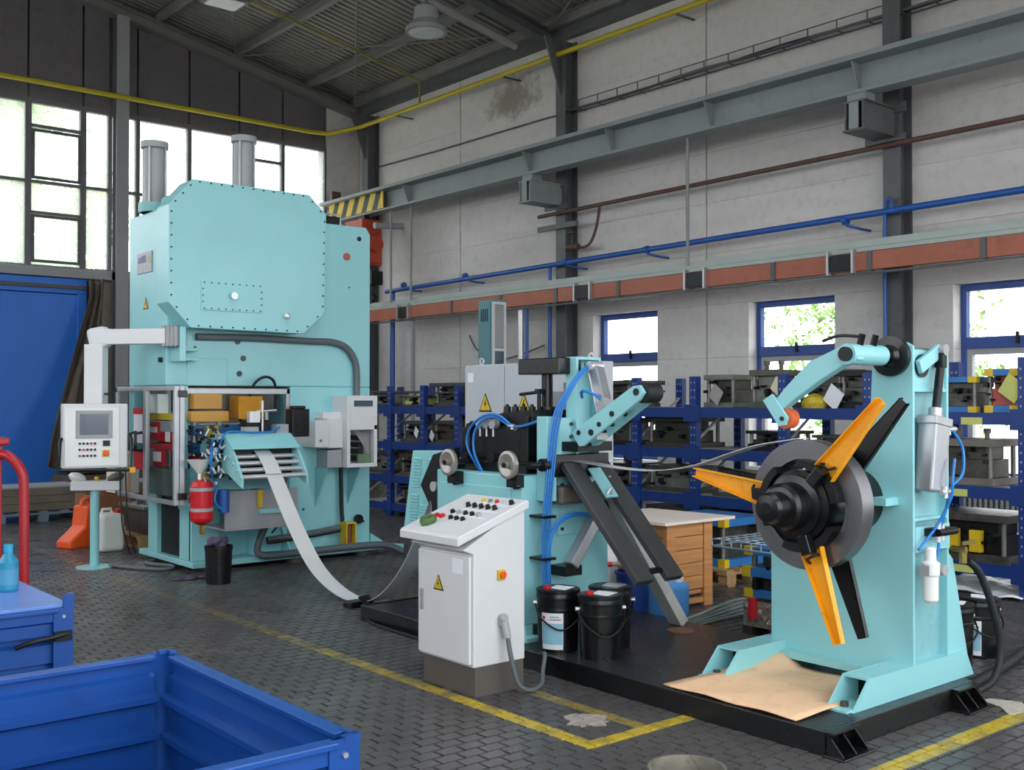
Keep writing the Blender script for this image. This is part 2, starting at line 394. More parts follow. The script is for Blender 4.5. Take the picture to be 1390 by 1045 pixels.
for k in range(6):
    b = B(); h = .002 + .002 * k / 6; g = .0028
    b.add([(-BX / 2 + g, -BY / 2 + g, -.03), (BX / 2 - g, -BY / 2 + g, -.03), (BX / 2 - g, BY / 2 - g, -.03), (-BX / 2 + g, BY / 2 - g, -.03),
           (-BX / 2 + g + .004, -BY / 2 + g + .004, h * rnd.uniform(.2, 1)), (BX / 2 - g - .004, -BY / 2 + g + .004, h * rnd.uniform(.2, 1)),
           (BX / 2 - g - .004, BY / 2 - g - .004, h * rnd.uniform(.2, 1)), (-BX / 2 + g + .004, BY / 2 - g - .004, h * rnd.uniform(.2, 1))],
          [(4, 5, 6, 7), (0, 1, 5, 4), (1, 2, 6, 5), (2, 3, 7, 6), (3, 0, 4, 7)])
    me = bpy.data.meshes.new('floor_block'); me.from_pydata(b.v, [], b.f); me.materials.append(FLOORM); vr.append((me, b))
for x, y in near:
    o = bpy.data.objects.new('floor_block', rnd.choice(vr)[0]); o.location = (x, y, 0); COL.objects.link(o); o.parent = fl
far = B()
for q in blocks:
    if q in ns: continue
    b = rnd.choice(vr)[1]; far.add([(v[0] + q[0], v[1] + q[1], v[2]) for v in b.v], b.f)
o = part('floor_blocks_beyond', far, FLOORM, fl, kind='stuff')

# right wall of concrete panels with window openings
wr = part('wall_right', B().box(XW + .32, XW + .4, YF, YB + .4, 2.93, 7.9).box(XW + .32, XW + .4, YF, YB + .4, -.3, .72), WALLM, kind=S)
WT, WB = 2.93, .72
rows = [(-.3, .72), (.72, 1.45), (1.45, 2.19), (2.19, 2.93)] + [(2.93 + .71 * i, 2.93 + .71 * (i + 1)) for i in range(7)]
joints = [YF, .85, 3.8, 6.8, 9.79, 12.55, 15.5, YB + .4]
for z0, z1 in rows:
    for a, b in zip(joints[:-1], joints[1:]):
        segs = [(a, b)]
        if WB - .01 < z0 < WT - .05:
            for u, v in RIGHT_WINDOWS:
                ns_ = []
                for p, q in segs:
                    if v <= p or u >= q: ns_.append((p, q))
                    else:
                        if u > p: ns_.append((p, u))
                        if v < q: ns_.append((v, q))
                segs = ns_
        for p, q in segs:
            if q - p < .02: continue
            g = .003; dx = rnd.uniform(-.002, .002)
            vj = lambda e, lo: (.011 if abs(e - 9.79) < .01 or abs(e - 15.5) < .01 else g) if any(abs(e - J) < .01 for J in joints) else 0
            part('wall_panel', B().box(XW + dx, XW + .33, p + vj(p, 1), q - vj(q, 0), z0 + g * .5, z1 - g * .5), WALLM, wr)

# left, front and back walls (windows as cut openings, the left and front ones added for light)
def holed(axis, pos, th, a0, a1, z0, z1, holes):
    b = B()
    def bx(p, q, r, s):
        if q - p > .001 and s - r > .001:
            if axis == 'x': b.box(pos, pos + th, p, q, r, s)
            else: b.box(p, q, pos, pos + th, r, s)
    cur = a0
    for u, v, r, s in sorted(holes):
        bx(cur, u, z0, z1); bx(u, v, z0, r); bx(u, v, s, z1); cur = v
    bx(cur, a1, z0, z1); return b
part('wall_left', holed('x', XL - .3, .3, YF, YB + .4, -.3, 7.9, UNSEEN_LEFT_WINDOWS), WALLM, kind=S)
gable = holed('y', YF - .3, .3, XL - .3, XW + .4, -.3, 7.4, UNSEEN_FRONT_WINDOWS)
gable.prism([(XL - .3, 7.4), (XW + .4, 7.4), (2.85, 9.5)], 'y', YF - .3, YF); part('wall_front', gable, WALLM, kind=S)

wb = part('wall_back', B().box(XL - .3, XW + .4, YB + .3, YB + .42, -.3, 3.7).box(XL, 10.93, YB + .06, YB + .3, 3.66, 3.84).box(10.92, XW + .1, YB - .02, YB + .3, 0, 7.6).prism([(XL - .3, 6.75), (XW + .4, 6.75), (XW + .4, 7.9), (2.85, 9.7), (XL - .3, 7.9)], 'y', YB + .3, YB + .42), LOWW, kind=S)
part('wall_pier', B().box(10.93, XW - .01, YB - .04, YB + .1, 3.7, 7.55), WALLM, wb)
MX = [-3.45, -2.1, -1.15, -.2, .75, 1.55, 2.5, 3.4, 4.35, 5.26, 6.16, 6.62, 6.86, 7.11, 8.07, 9.06, 9.97, 10.92]
for a, b in zip(MX[:-1], MX[1:]):                                          # cladding above the glazing
    if a == 6.62: continue
    lo = zr(a) + .34; hi = zr(b) + .34
    part('wall_panel', B().prism([(a + .018, 6.66), (b - .018, 6.66), (b - .018, hi), (a + .018, lo)], 'y', YB + .0, YB + .12), CLAD, wb)
for a, b in ((6.3, 7.2), (7.2, 8.4), (8.4, 9.6), (9.6, 10.9)):
    part('wall_panel', B().box(a + .01, b - .01, YB + .02, YB + .1, 0, 3.66), LOWW, wb)
part('wall_panel', B().box(XL, 2.3, YB + .02, YB + .1, 0, 3.66), LOWW, wb)
part('trim_1', B().box(XL, 10.93, YB - .12, YB + .055, 3.69, 3.85), GREYM, bev=.01, kind=S)   # sill beam under the glazing

# back glazing
wn = part('window_1', B().box(XL, 10.93, YB - .02, YB + .1, 6.6, 6.68).box(XL, 10.93, YB - .02, YB + .1, 3.82, 3.88), MULL, kind=S)
for x in MX:
    if x in (6.86,): continue
    wd = .035 if x not in (5.26, 6.16) else .05
    part('mullion', B().box(x - wd, x + wd, YB - .03, YB + .09, 3.86, 6.62), MULL, wn)
bars = {5.26: [6.22, 5.28, 4.76], 6.16: [5.28], 6.86: [5.28], 9.06: [6.22, 5.3], 4.35: [5.28], 2.5: [6.22, 5.28, 4.76], .75: [5.28], 7.11: [5.28]}
for i, (a, b) in enumerate(zip(MX[:-1], MX[1:])):
    if a == 6.62: continue
    zs = [3.88] + sorted(bars.get(a, [])) + [6.6]
    for z in zs[1:-1]: part('glazing_bar', B().box(a + .03, b - .03, YB - .02, YB + .07, z - .025, z + .025), MULL, wn)
    for z0, z1 in zip(zs[:-1], zs[1:]):
        part('pane', B().box(a + .03, b - .03, YB + .02, YB + .03, z0 + .01, z1 - .01), GLASSD, wn)
    if a in (5.26, 2.5):                                                    # opening sashes
        for z0, z1 in ((5.32, 6.16), (3.92, 4.72)):
            f = B(); t = .045
            f.box(a + .05, b - .05, YB - .06, YB - .02, z0, z0 + t).box(a + .05, b - .05, YB - .06, YB - .02, z1 - t, z1).box(a + .05, a + .05 + t, YB - .06, YB - .02, z0 + t, z1 - t).box(b - .05 - t, b - .05, YB - .06, YB - .02, z0 + t, z1 - t)
            part('sash', f, COLUMN, wn)
# right wall windows: blue frames, upper vent light and tall lower light
for n, (a, b) in enumerate(RIGHT_WINDOWS):
    x0, x1 = XW + .17, XW + .26
    f = B().box(x0, x1, a, a + .07, WB, WT).box(x0, x1, b - .07, b, WB, WT).box(x0, x1, a + .07, b - .07, WT - .08, WT).box(x0, x1, a + .07, b - .07, WB, WB + .07).box(x0 - .02, x1, a + .07, b - .07, 2.19, 2.32)
    wo = part('window_%d' % (n + 2), f, BLUEF, kind=S, bev=.006)
    part('lower_sash', B().box(x0 + .01, x1 - .01, a + .07, a + .13, WB + .07, 2.19).box(x0 + .01, x1 - .01, b - .13, b - .07, WB + .07, 2.19).box(x0 + .01, x1 - .01, a + .13, b - .13, 2.12, 2.19), GREYM, wo)
    part('pane', B().box(x0 + .04, x0 + .05, a + .07, b - .07, 2.32, WT - .08), GLASS, wo)
    part('pane', B().box(x0 + .04, x0 + .05, a + .13, b - .13, WB + .07, 2.12), GLASS, wo)
    part('window_sill', B().box(XW - .03, x0, a - .02, b + .02, WB - .05, WB), WHITE, wo)
    part('window_handle', B().box(x0 - .05, x0 - .02, (a + b) / 2 - .015, (a + b) / 2 + .015, 2.23, 2.36), BLACKM, wo)
def unseen_window(n, axis, pos, a, b, z0, z1):  # windows out of view, added for the daylight they let in
    f = B(); k = max(2, int((b - a) / 1.3)); th = .08
    def bx(p, q, r, s): f.box(pos, pos + th, p, q, r, s) if axis == 'x' else f.box(p, q, pos, pos + th, r, s)
    for i in range(k + 1):
        c = a + .04 + (b - a - .08) * i / k; bx(c - .04, c + .04, z0, z1)
    for z in (z0 + .04, (z0 + z1) / 2, z1 - .04): bx(a, b, z - .04, z + .04)
    wo = part('window_%d' % n, f, MULL, kind=S)
    g = B(); g.box(pos + .03, pos + .04, a, b, z0, z1) if axis == 'x' else g.box(a, b, pos + .03, pos + .04, z0, z1); part('pane', g, GLASS, wo)
for i, q in enumerate(UNSEEN_LEFT_WINDOWS): unseen_window(8 + i, 'x', XL - .2, *q)
for i, q in enumerate(UNSEEN_FRONT_WINDOWS): unseen_window(11 + i, 'y', YF - .2, *q)

# blue sliding door
dr = part('door_1', B().box(2.2, 6.22, YB - .06, YB + .05, 3.42, 3.68).box(6.06, 6.22, YB - .06, YB + .05, 0, 3.42).box(2.2, 2.36, YB - .06, YB + .05, 0, 3.42), BLUED, kind=S, bev=.01)
for a, b in ((2.36, 3.58), (3.59, 4.83), (4.84, 6.06)):
    part('door_leaf', B().box(a, b, YB - .03, YB + .05, .02, 3.41), BLUED, dr, bev=.006)
part('door_rail', B().box(2.2, 6.2, YB - .12, YB - .06, 3.5, 3.56), DGREY, dr)

# roof: trapezoid sheets, purlins, rafters, bracing
def roofp(x, d): return (x, zr(x) + d)
sx0, sx1, sy0, sy1 = ADDED_SKYLIGHT
cb_ = B()
for a, b_ in ((XL - .3, sx0), (sx1, XW + .4)): cb_.prism([roofp(a, .5), roofp(b_, .5), roofp(b_, .62), roofp(a, .62)], 'y', YF - .3, YB + .42)
for u, v in ((YF - .3, sy0), (sy1, YB + .42)): cb_.prism([roofp(sx0, .5), roofp(2.85, .5), roofp(sx1, .5), roofp(sx1, .62), roofp(2.85, .62), roofp(sx0, .62)], 'y', u, v)
ce = part('ceiling', cb_, ROOFM, kind=S)
for i in range(4):
    y = sy0 + 2 * i; part('added_rooflight_pane', B().prism([roofp(sx0, .6), roofp(2.85, .6), roofp(sx1, .6), roofp(sx1, .61), roofp(2.85, .61), roofp(sx0, .61)], 'y', y + .03, y + 1.97), GLASS, ce)
    part('added_rooflight_bar', B().prism([roofp(sx0, .5), roofp(2.85, .5), roofp(sx1, .5), roofp(sx1, .6), roofp(2.85, .6), roofp(sx0, .6)], 'y', y - .03, y + .03), PURLIN, ce)
def sheet_mesh(x0, x1, wd):
    b = B(); n = 8; p = wd / n; prof = []
    for i in range(n): prof += [(i * p, 0), (i * p + p * .42, 0), (i * p + p * .55, .05), (i * p + p * .87, .05)]
    prof.append((wd, 0))
    for (u, h), (v, k) in zip(prof[:-1], prof[1:]):
        b.add([(x0, u, zr(x0) + .40 + h), (x0, v, zr(x0) + .40 + k), (x1, v, zr(x1) + .40 + k), (x1, u, zr(x1) + .40 + h)], [(0, 1, 2, 3)])
    return b
for side, (x0, x1) in enumerate(((sx1, XW + .1), (XL, sx0))):
    src = None; k = 0; y = YF
    while y < YB + .3:
        if src is None: src = part('roof_sheet', sheet_mesh(x0, x1, 1.2), ROOFM, ce); src.location = (0, y, 0)
        else:
            o = src.copy(); COL.objects.link(o); o.location = (0, y, 0)
        y += 1.2
for x in (11.5, 10.45, 8.92, 7.4, 5.9, 4.4, 3.0, 1.5, 0, -1.5, -3):
    z = zr(x) + .2; b = B()
    b.box(x - .05, x + .05, YF, YB + .2, z, z + .012).box(x - .006, x + .006, YF, YB + .2, z + .012, z + .16).box(x - .05, x + .05, YF, YB + .2, z + .16, z + .18)
    part('purlin', b, PURLIN, ce)
for y in (18.86, 12.92, 6.93, .93):
    for x0, x1 in ((2.85, XW), (2.85, XL)):
        b = B(); hw = .11
        for d0, d1, q in ((0, .018, hw), (.018, .18, .008), (.18, .2, hw)):
            xs = sorted((x0, x1)); P = [(xs[0], zr(xs[0]) + d0), (xs[1], zr(xs[1]) + d0), (xs[1], zr(xs[1]) + d1), (xs[0], zr(xs[0]) + d1)]
            b.prism(P, 'y', y - q, y + q)
        part('rafter', b, PURLIN if y > 15 else COLUMN, ce)
for (xa, ya), (xb, yb) in (((8.9, 18.8), (11.5, 13.0)), ((11.5, 18.8), (8.0, 13.0)), ((8.9, 18.8), (5.9, 13.0)), ((5.9, 18.8), (8.9, 13.0)), ((11.5, 12.9), (8.9, 7.0)), ((8.9, 12.9), (11.5, 7.0))):
    part('brace_rod', B().tube([(xa, ya, zr(xa) + .19), (xb, yb, zr(xb) + .19)], .014, 6), PURLIN, ce)
part('trim_2', B().box(XW - .12, XW + .05, YF, YB, 7.38, 7.6), COLUMN, kind=S)         # eaves beam
# wall columns
def column(x, y, label, zt):
    t = thing('steel_column', label, 'column', (x, y, 0), 'steel wall columns')
    part('web', B().box(x - .25, x - .01, y - .012, y + .012, 0, zt), COLUMN, t)
    part('flange', B().box(x - .27, x - .25, y - .11, y + .11, 0, zt), COLUMN, t)
    part('flange', B().box(x - .02, x - .005, y - .11, y + .11, 0, zt), COLUMN, t)
    part('knee_plate', B().prism([(x - .27, zt - .9), (x - .27, zt), (x - .62, zt)], 'y', y - .012, y + .012), COLUMN, t)
    return t
column(XW, 12.52, 'dark grey steel column behind the gantry of the roll machine', 7.3)
column(XW, 6.79, 'dark grey steel column rising above the coil stand', 7.3)
column(XW, 18.3, 'dark grey steel column in the far corner behind the striped beam end', 7.3)
t = thing('back_column', 'pale grey steel column splitting the tall glazed back wall', 'column', (6.74, YB - .15, 0))
part('flange', B().box(6.63, 6.85, YB - .3, YB - .285, 0, zr(6.74)), GREYM, t); part('web', B().box(6.73, 6.75, YB - .285, YB - .12, 0, zr(6.74)), MULL, t)
part('flange', B().box(6.63, 6.85, YB - .12, YB - .105, 0, zr(6.74)), MULL, t)

# ------------------------------------------------------------------ crane beam, pipes and services on the right wall
t = thing('crane_beam', 'long grey crane runway girder along the right wall with striped end', 'beam', (10.9, 7, 5.1))
part('top_flange', B().box(10.66, 11.12, YF + .1, 18.75, 5.44, 5.5), BEAM, t, bev=.004)
part('web', B().box(10.892, 10.908, YF + .1, 18.6, 5.13, 5.44), BEAM, t)
part('bottom_flange', B().box(10.78, 11.02, YF + .1, 18.6, 5.09, 5.13), BEAM, t, bev=.004)
part('crane_rail', B().box(10.88, 10.93, YF + .1, 18.75, 5.5, 5.56), RUSTP, t)
for y in (1.8, 3.9, 6.85, 9.0, 10.8, 12.6, 15.9): part('stiffener', B().prism([(10.7, 5.44), (10.892, 5.44), (10.892, 5.13), (10.84, 5.13)], 'y', y - .008, y + .008), BEAM, t)
hz = part('hazard_plate', B().box(10.765, 10.785, 16.62, 18.55, 5.13, 5.45), YELLOW2, t)
for k in range(5):
    y0 = 16.82 + k * .37; part('hazard_stripe', B().add([(10.763, y0, 5.132), (10.763, y0 + .17, 5.132), (10.763, y0 + .02, 5.448), (10.763, y0 - .15, 5.448), (10.768, y0, 5.132), (10.768, y0 + .17, 5.132), (10.768, y0 + .02, 5.448), (10.768, y0 - .15, 5.448)],
        [(0, 3, 2, 1), (4, 5, 6, 7), (0, 1, 5, 4), (1, 2, 6, 5), (2, 3, 7, 6), (3, 0, 4, 7)]), BLACKM, hz)
part('buffer', B().cyl((10.9, 18.6, 5.3), (10.9, 18.72, 5.3), .08).box(10.8, 11.0, 18.5, 18.6, 5.5, 5.72), RUSTP, t)
def bracket(y, label):
    t = thing('crane_bracket', label, 'bracket', (11.1, y, 4.7), 'crane beam brackets')
    part('bracket_arm', B().box(10.75, 11.42, y - .12, y - .1, 4.68, 4.98).box(10.75, 11.42, y + .1, y + .12, 4.68, 4.98).box(10.75, 11.42, y - .15, y + .15, 4.66, 4.68).box(10.75, 11.42, y - .15, y + .15, 4.98, 5.0), BEAM if y > 9 else COLUMN, t)
    part('packing_plate', B().box(10.8, 11.0, y - .12, y + .12, 5.0, 5.09), BEAM, t)
    part('end_plate', B().box(10.74, 10.752, y - .06, y + .06, 4.68, 4.98), BEAM, t)
    part('clamp_plate', B().box(11.39, 11.425, y - .26, y + .26, 4.94, 5.06).box(11.39, 11.425, y - .26, y + .26, 4.62, 4.7), COLUMN, t)
bracket(12.6, 'pale steel bracket box under the girder at the column left of the windows'); bracket(6.85, 'dark steel bracket under the girder above the coil stand')
# busbar rail
t = thing('busbar_track', 'brown segmented power rail under a pale grey profile along the wall', 'rail', (11, 7, 3.1))
part('carrier_profile', B().box(10.98, 11.03, YF + .2, 17.4, 3.31, 3.36).box(10.97, 10.985, YF + .2, 17.4, 3.36, 3.43).box(11.03, 11.06, YF + .2, 17.4, 3.36, 3.45), RAIL, t)
y = 17.4; k = 0
while y > YF + 1:
    part('rail_segment', B().box(10.96, 11.02, y - 1.27, y, 3.09, 3.30), BROWN, t, bev=.006)
    part('joint_clip', B().box(10.945, 11.03, y - 1.33, y - 1.27, 3.085, 3.305), COLUMN, t); y -= 1.33; k += 1
part('lower_bar', B().box(11.0, 11.06, YF + .2, 17.4, 3.05, 3.075), COLUMN, t)
for y in (16.2, 11.5, 9.35, 7.15):
    bx_ = part('feeder_box', B().box(10.92, 11.04, y - .14, y + .14, 3.1, 3.29), BLACKM, t, bev=.006)
    for s_ in (-.18, .15): part('clip_strap', B().box(10.905, 11.05, y + s_, y + s_ + .03, 3.07, 3.34), SILVER, bx_)
for i, (y, lb) in enumerate(((9.47, 'thin steel drop rod between the girder and the power rail above the low blue window'), (15.95, 'thin steel drop rod between the girder and the power rail near the press'), (16.6, 'thin grey post just right of the press under the striped beam end'), (4.0, 'steel drop rod at the right edge of the wall'))):
    part('drop_rod', B().tube([(10.93, y, 3.4), (10.93, y, 5.09)], .022, 8), BEAM, label=lb, cat='rod', group='drop rods', loc=(10.93, y, 3.4))
for y0, ln2 in ((16.1, 1.0),):
    part('wall_post', B().box(11.05, 11.11, y0 - .03, y0 + .03, 0, 3.06), GREYM, label='slim pale post under the power rail beside the tall turquoise rack', cat='post', loc=(11.08, y0, 0))
t = thing('blue_air_pipe', 'bright blue compressed air pipe running along the right wall', 'pipe', (11.35, 7, 3.75))
part('pipe', B().tube([(11.35, YF + .15, 3.86), (11.35, 5.3, 3.815), (11.35, 10.9, 3.76), (11.35, 17.4, 3.685)], .04, 10), BLUEP, t)
for y in (16.8, 14.9, 12.3, 10.6, 7.35, 4.2):
    part('pipe_bracket', B().tube([(11.35, y, 3.76), (11.35, y - .02, 3.7), (11.5, y - .12, 3.66), (11.68, y - .12, 3.66)], .018, 6).cyl((11.35, y - .03, 3.765), (11.35, y + .03, 3.765), .055, n=12), BLUEP, t)
part('pipe_branch', B().tube([(11.35, 6.74, 3.8), (11.35, 6.74, 3.9), (11.36, 6.78, 3.95), (11.36, 6.83, 3.9), (11.36, 6.84, 3.6), (11.36, 6.84, 1.0)], .022, 8), BLUEP, t)
part('pipe_branch', B().tube([(11.38, 12.72, 3.75), (11.38, 12.72, .9)], .03, 8), BLUEP, t)
part('pipe_branch', B().tube([(11.4, 17.25, 3.7), (11.4, 17.25, 1.2)], .05, 8), BLUEP, t)
t = thing('rusty_pipe', 'thin dark rusty pipe on the wall between girder and blue pipe', 'pipe', (11.55, 7, 4.57))
part('pipe', B().tube([(11.39, 13.0, 4.55), (11.39, 5, 4.59), (11.39, YF + .15, 4.62)], .032, 8), RUSTP, t)
part('pipe_drop', B().tube([(11.39, 11.6, 4.55), (11.42, 11.7, 4.25), (11.44, 11.85, 4.02), (11.42, 12.0, 3.96), (11.42, 12.2, 4.0)], .022, 8, 4), RUSTP, t)
part('valve', B().cyl((11.42, 12.1, 3.98), (11.42, 12.35, 4.0), .05, n=12).cyl((11.42, 12.25, 4.0), (11.42, 12.25, 4.22), .012, n=8).cyl((11.42, 12.25, 4.2), (11.42, 12.25, 4.22), .07, n=12), RUSTP, t)
part('wall_bar', B().box(11.36, 11.42, 12.1, 13.0, 4.3, 4.38), label='short dark steel bar bolted across the column below the pale bracket', cat='bar', m=COLUMN, loc=(11.4, 12.55, 4.34))
part('wall_cable', B().tube([(11.66, 18.5, 6.27), (11.64, 16, 6.22), (11.66, 13.1, 6.22), (11.66, 12.7, 6.2)], .014, 6).tube([(11.66, 18.5, 6.27), (11.66, 18.5, 5.6)], .014, 6), COLUMN, label='thin dark cable across the upper wall left of the wire tray', cat='cable', loc=(11.66, 15, 6.2))
t = thing('wire_cable_tray', 'long wire ladder tray with cables high on the right wall', 'cable tray', (11.5, 7, 6.2))
part('side_wire', B().tube([(11.5, 12.7, 6.29), (11.5, YF, 6.27)], .008, 6).tube([(11.5, 12.7, 6.17), (11.5, YF, 6.13)], .008, 6).tube([(11.66, 12.7, 6.17), (11.66, YF, 6.13)], .008, 6), COLUMN, t)
y = 12.6
while y > YF: part('rung', B().tube([(11.5, y, 6.29), (11.5, y, 6.15), (11.66, y, 6.15)], .01, 5), COLUMN, t); y -= .42
part('cable', B().tube([(11.55 + .03 * math.sin(i), 12.6 - i * .6, 6.18 + .015 * math.sin(i * 1.7)) for i in range(30)], .02, 6), CABLE, t)
part('cable', B().tube([(11.6 + .02 * math.sin(i * 1.3 + 1), 12.6 - i * .6, 6.2 + .02 * math.sin(i * .9 + 2)) for i in range(30)], .012, 6), RUBBER, t)
t = thing('yellow_gas_pipe', 'yellow gas pipe along the top of the right and back walls', 'pipe', (11.45, 12, 7))
part('pipe', B().tube([(XL + .1, YB - .36, 6.87), (4.8, YB - .36, 6.87), (10.4, YB - .36, 6.85), (10.75, YB - .4, 6.86), (11.25, 18.2, 7.0), (11.36, 17.7, 7.05), (11.36, 12, 7.05), (11.36, YF + .15, 7.05)], .042, 10), PIPEY, t)
part('gas_pipe_branch', B().tube([(11.36, 16.3, 7.09), (11.36, 16.3, 7.5), (11.1, 16.3, zr(11.1) + .12), (8.0, 16.3, zr(8.0) + .12), (5.0, 16.3, zr(5) + .12)], .024, 8), mat('shaded_yellow_paint', '#8a8338', .6), label='thin shade-darkened yellow pipe climbing from the wall and running under the roof', cat='pipe', loc=(8, 16.3, 8))  # darker olive copy of the pipe yellow puts roof shadow into the colour
part('pipe_branch', B().tube([(11.36, 9.4, 7.07), (11.36, 9.4, 7.4)], .03, 8), PIPEY, t)
for y in (17, 13.8, 10, 7): part('pipe_clip', B().box(11.32, 11.69, y - .02, y + .02, 6.98, 7.0), COLUMN, t)
part('service_conduit', B().tube([(11.2, 13.35, zr(11.2) - .06), (8.8, 13.35, zr(8.8) - .06), (5.0, 13.35, zr(5) - .06)], .06, 10), GREYM, label='pale conduit slung under the roof beside the rafter', cat='conduit', loc=(9, 13.35, 7.8))
# lamps
t = thing('bell_lamp', 'round bell lamp with pale diffuser hanging under the roof', 'lamp', (9.0, 12.75, 6.94))
part('lamp_hood', B().lathe([(.12, .40), (.17, .36), (.19, .18), (.30, .06), (.31, .0)], (9.0, 12.75, 6.94), (0, 0, 1)), GREYM, t)
part('diffuser', B().lathe([(.001, .0), (.15, -.012), (.295, .004), (.295, .02)], (9.0, 12.75, 6.94), (0, 0, 1)), LAMPW, t)
part('hanger', B().cyl((9.0, 12.75, 7.3), (9.0, 12.75, zr(9) + .22), .02, n=8), COLUMN, t)
t = thing('ceiling_floodlight', 'dark box floodlight with pale lens hanging near the upper left roof', 'lamp', (5.88, 12.7, 6.6))
part('housing', B().prism([(12.5, 6.62), (12.9, 6.62), (12.84, 6.86), (12.56, 6.86)], 'x', 5.6, 6.12), COLUMN, t, bev=.01)
part('lens', B().box(5.66, 6.06, 12.54, 12.86, 6.6, 6.625), LAMPW, t)
part('hanger', B().cyl((5.86, 12.7, 6.86), (5.86, 12.7, zr(5.86) + .3), .02, n=8), COLUMN, t)
# orange hoist block behind the press
t = thing('chain_hoist', 'orange hoist block hanging under the striped girder end behind the press', 'hoist', (10.9, 17.3, 4))
part('motor_body', B().box(10.6, 10.98, 16.95, 17.6, 4.1, 4.7), ORANGED, t, bev=.04)
part('gear_case', B().cyl((10.8, 17.0, 4.5), (10.8, 16.88, 4.5), .15), ORANGED, t)
part('motor_cover', B().box(10.64, 10.92, 16.9, 16.96, 4.15, 4.34), ORANGED, t)
part('trolley', B().box(10.62, 11.05, 17.1, 17.7, 4.7, 4.98), ORANGED, t)
part('trolley_hanger', B().box(10.8, 10.9, 17.3, 17.5, 4.98, 5.1), BLACKM, t)
part('hook_block', B().box(10.7, 10.95, 16.9, 17.2, 3.75, 4.0).tube([(10.82, 17.05, 3.75), (10.82, 17.05, 3.6), (10.9, 17.05, 3.52), (10.82, 17.05, 3.45)], .025, 8, 3), BLACKM, t)
part('support_tube', B().tube([(10.7, 16.8, 4.82), (11.3, 16.75, 4.86)], .06, 10), GREYM, t)

# ------------------------------------------------------------------ the big press
pr = thing('stamping_press', 'huge turquoise stamping press with eight-sided bolted head in front of the glazed wall', 'press', (5.1, 10.2, 0))
x0, x1, y0, y1 = 3.92, 6.14, 9.72, 10.66
bd = B().prism([(x0, 1.74), (x1, 1.74), (x1, 3.36), (x1 - .05, 3.43), (x0, 3.41)], 'y', y0, y1)
bd.box(5.2, x1, y0, y1, .1, 1.74).box(4.04, 4.14, y0, y0 + .1, .95, 1.74).box(x0, 4.1, y1 - .12, y1, .95, 1.74)
part('frame', bd, TEAL, pr, bev=.012)
lo = B().box(4.12, 5.2, 9.76, 10.66, .72, .95).box(4.12, 4.16, 9.62, 9.88, .1, .72).box(4.12, 4.2, 10.44, 10.66, .1, .72).box(4.2, 5.2, 9.76, 9.8, .1, .72).box(4.2, 5.2, 10.6, 10.66, .1, .72).box(4.12, 4.4, 9.6, 9.66, .1, .8).box(4.75, 4.85, 9.6, 9.8, .1, .72)
part('bed', lo, TEAL, pr, bev=.008)
part('bed_cavity_shade', B().box(4.17, 5.1, 9.81, 10.58, .102, .7), BLACKM, pr)  # black box fills the bed, standing in for its shaded inside
part('base_plate', B().prism([(4.1, 9.52), (6.22, 9.52), (6.32, 9.4), (6.36, 9.4), (6.2, 9.75), (6.2, 10.85), (4.1, 10.85)], 'z', .045, .10), TEAL, pr, bev=.008)
for x, y in ((4.3, 9.7), (4.3, 10.6), (5.2, 9.62), (6.0, 9.65), (6.0, 10.6)): part('machine_foot', B().cyl((x, y, 0), (x, y, .045), .09, n=16), DGREY, pr)
OC = [(4.05, 3.63), (5.25, 3.63), (5.44, 3.45), (5.42, 2.47), (5.19, 2.26), (4.04, 2.27), (3.83, 2.49), (3.83, 3.38)]
hd = part('head_cover', B().prism(OC, 'y', 9.45, 9.735), TEAL, pr, bev=.008)
part('front_sheet', B().prism([(4.64 + (a - 4.64) * 1.004, 2.95 + (b - 2.95) * 1.004) for a, b in OC], 'y', 9.435, 9.452), TEAL, hd, bev=.003)
b = B(); n = 0
for (a, c), (d, e) in zip(OC, OC[1:] + OC[:1]):
    k = max(2, int(math.hypot(d - a, e - c) / .105))
    for i in range(k):
        x = a + (d - a) * (i + .5) / k; z = c + (e - c) * (i + .5) / k; x += (4.64 - x) * .022; z += (2.95 - z) * .025
        b.cyl((x, 9.437, z), (x, 9.425, z), .008, n=6)
part('cover_bolts', b, BLACKM, hd, kind='stuff')
ip = part('inspection_cover', B().box(4.13, 4.75, 9.425, 9.437, 2.435, 2.705), TEAL, pr, bev=.003)
b = B()
for i in range(9):
    for z in (2.452, 2.69): b.cyl((4.16 + i * .07, 9.427, z), (4.16 + i * .07, 9.415, z), .006, n=6)
for i in range(1, 4):
    for x in (4.147, 4.733): b.cyl((x, 9.427, 2.452 + i * .06), (x, 9.415, 2.452 + i * .06), .006, n=6)
part('cover_bolts', b, BLACKM, ip, kind='stuff')
part('cover_knob', B().lathe([(.02, 0), (.02, .02), (.034, .03), (.034, .045)], (4.44, 9.425, 2.58), (0, -1, 0), 16), STEEL, ip)
part('plug', B().lathe([(.03, 0), (.03, .03), (.015, .04)], (5.0, 9.437, 2.42), (0, -1, 0), 16), STEEL, pr)
for x in (4.01, 4.945):
    y = 10.25; zb = 3.42
    c = part('lift_cylinder', B().lathe([(.125, 0), (.125, .07), (.10, .075), (.10, .62 + (.2 if x > 4.5 else 0)), (.13, .63 + (.2 if x > 4.5 else 0)), (.13, .69 + (.2 if x > 4.5 else 0))], (x, y, zb), (0, 0, 1), 24), GREYM, pr)
    for k in range(4):
        a = R(45 + 90 * k); part('tie_rod', B().cyl((x + .112 * math.cos(a), y + .112 * math.sin(a), zb + .07), (x + .112 * math.cos(a), y + .112 * math.sin(a), zb + .66 + (.2 if x > 4.5 else 0)), .012, n=8), SILVER, c)
    part('cylinder_collar', B().lathe([(.15, 0), (.15, .09), (.126, .09)], (x, y, zb), (0, 0, 1), 24), TEALD, c)
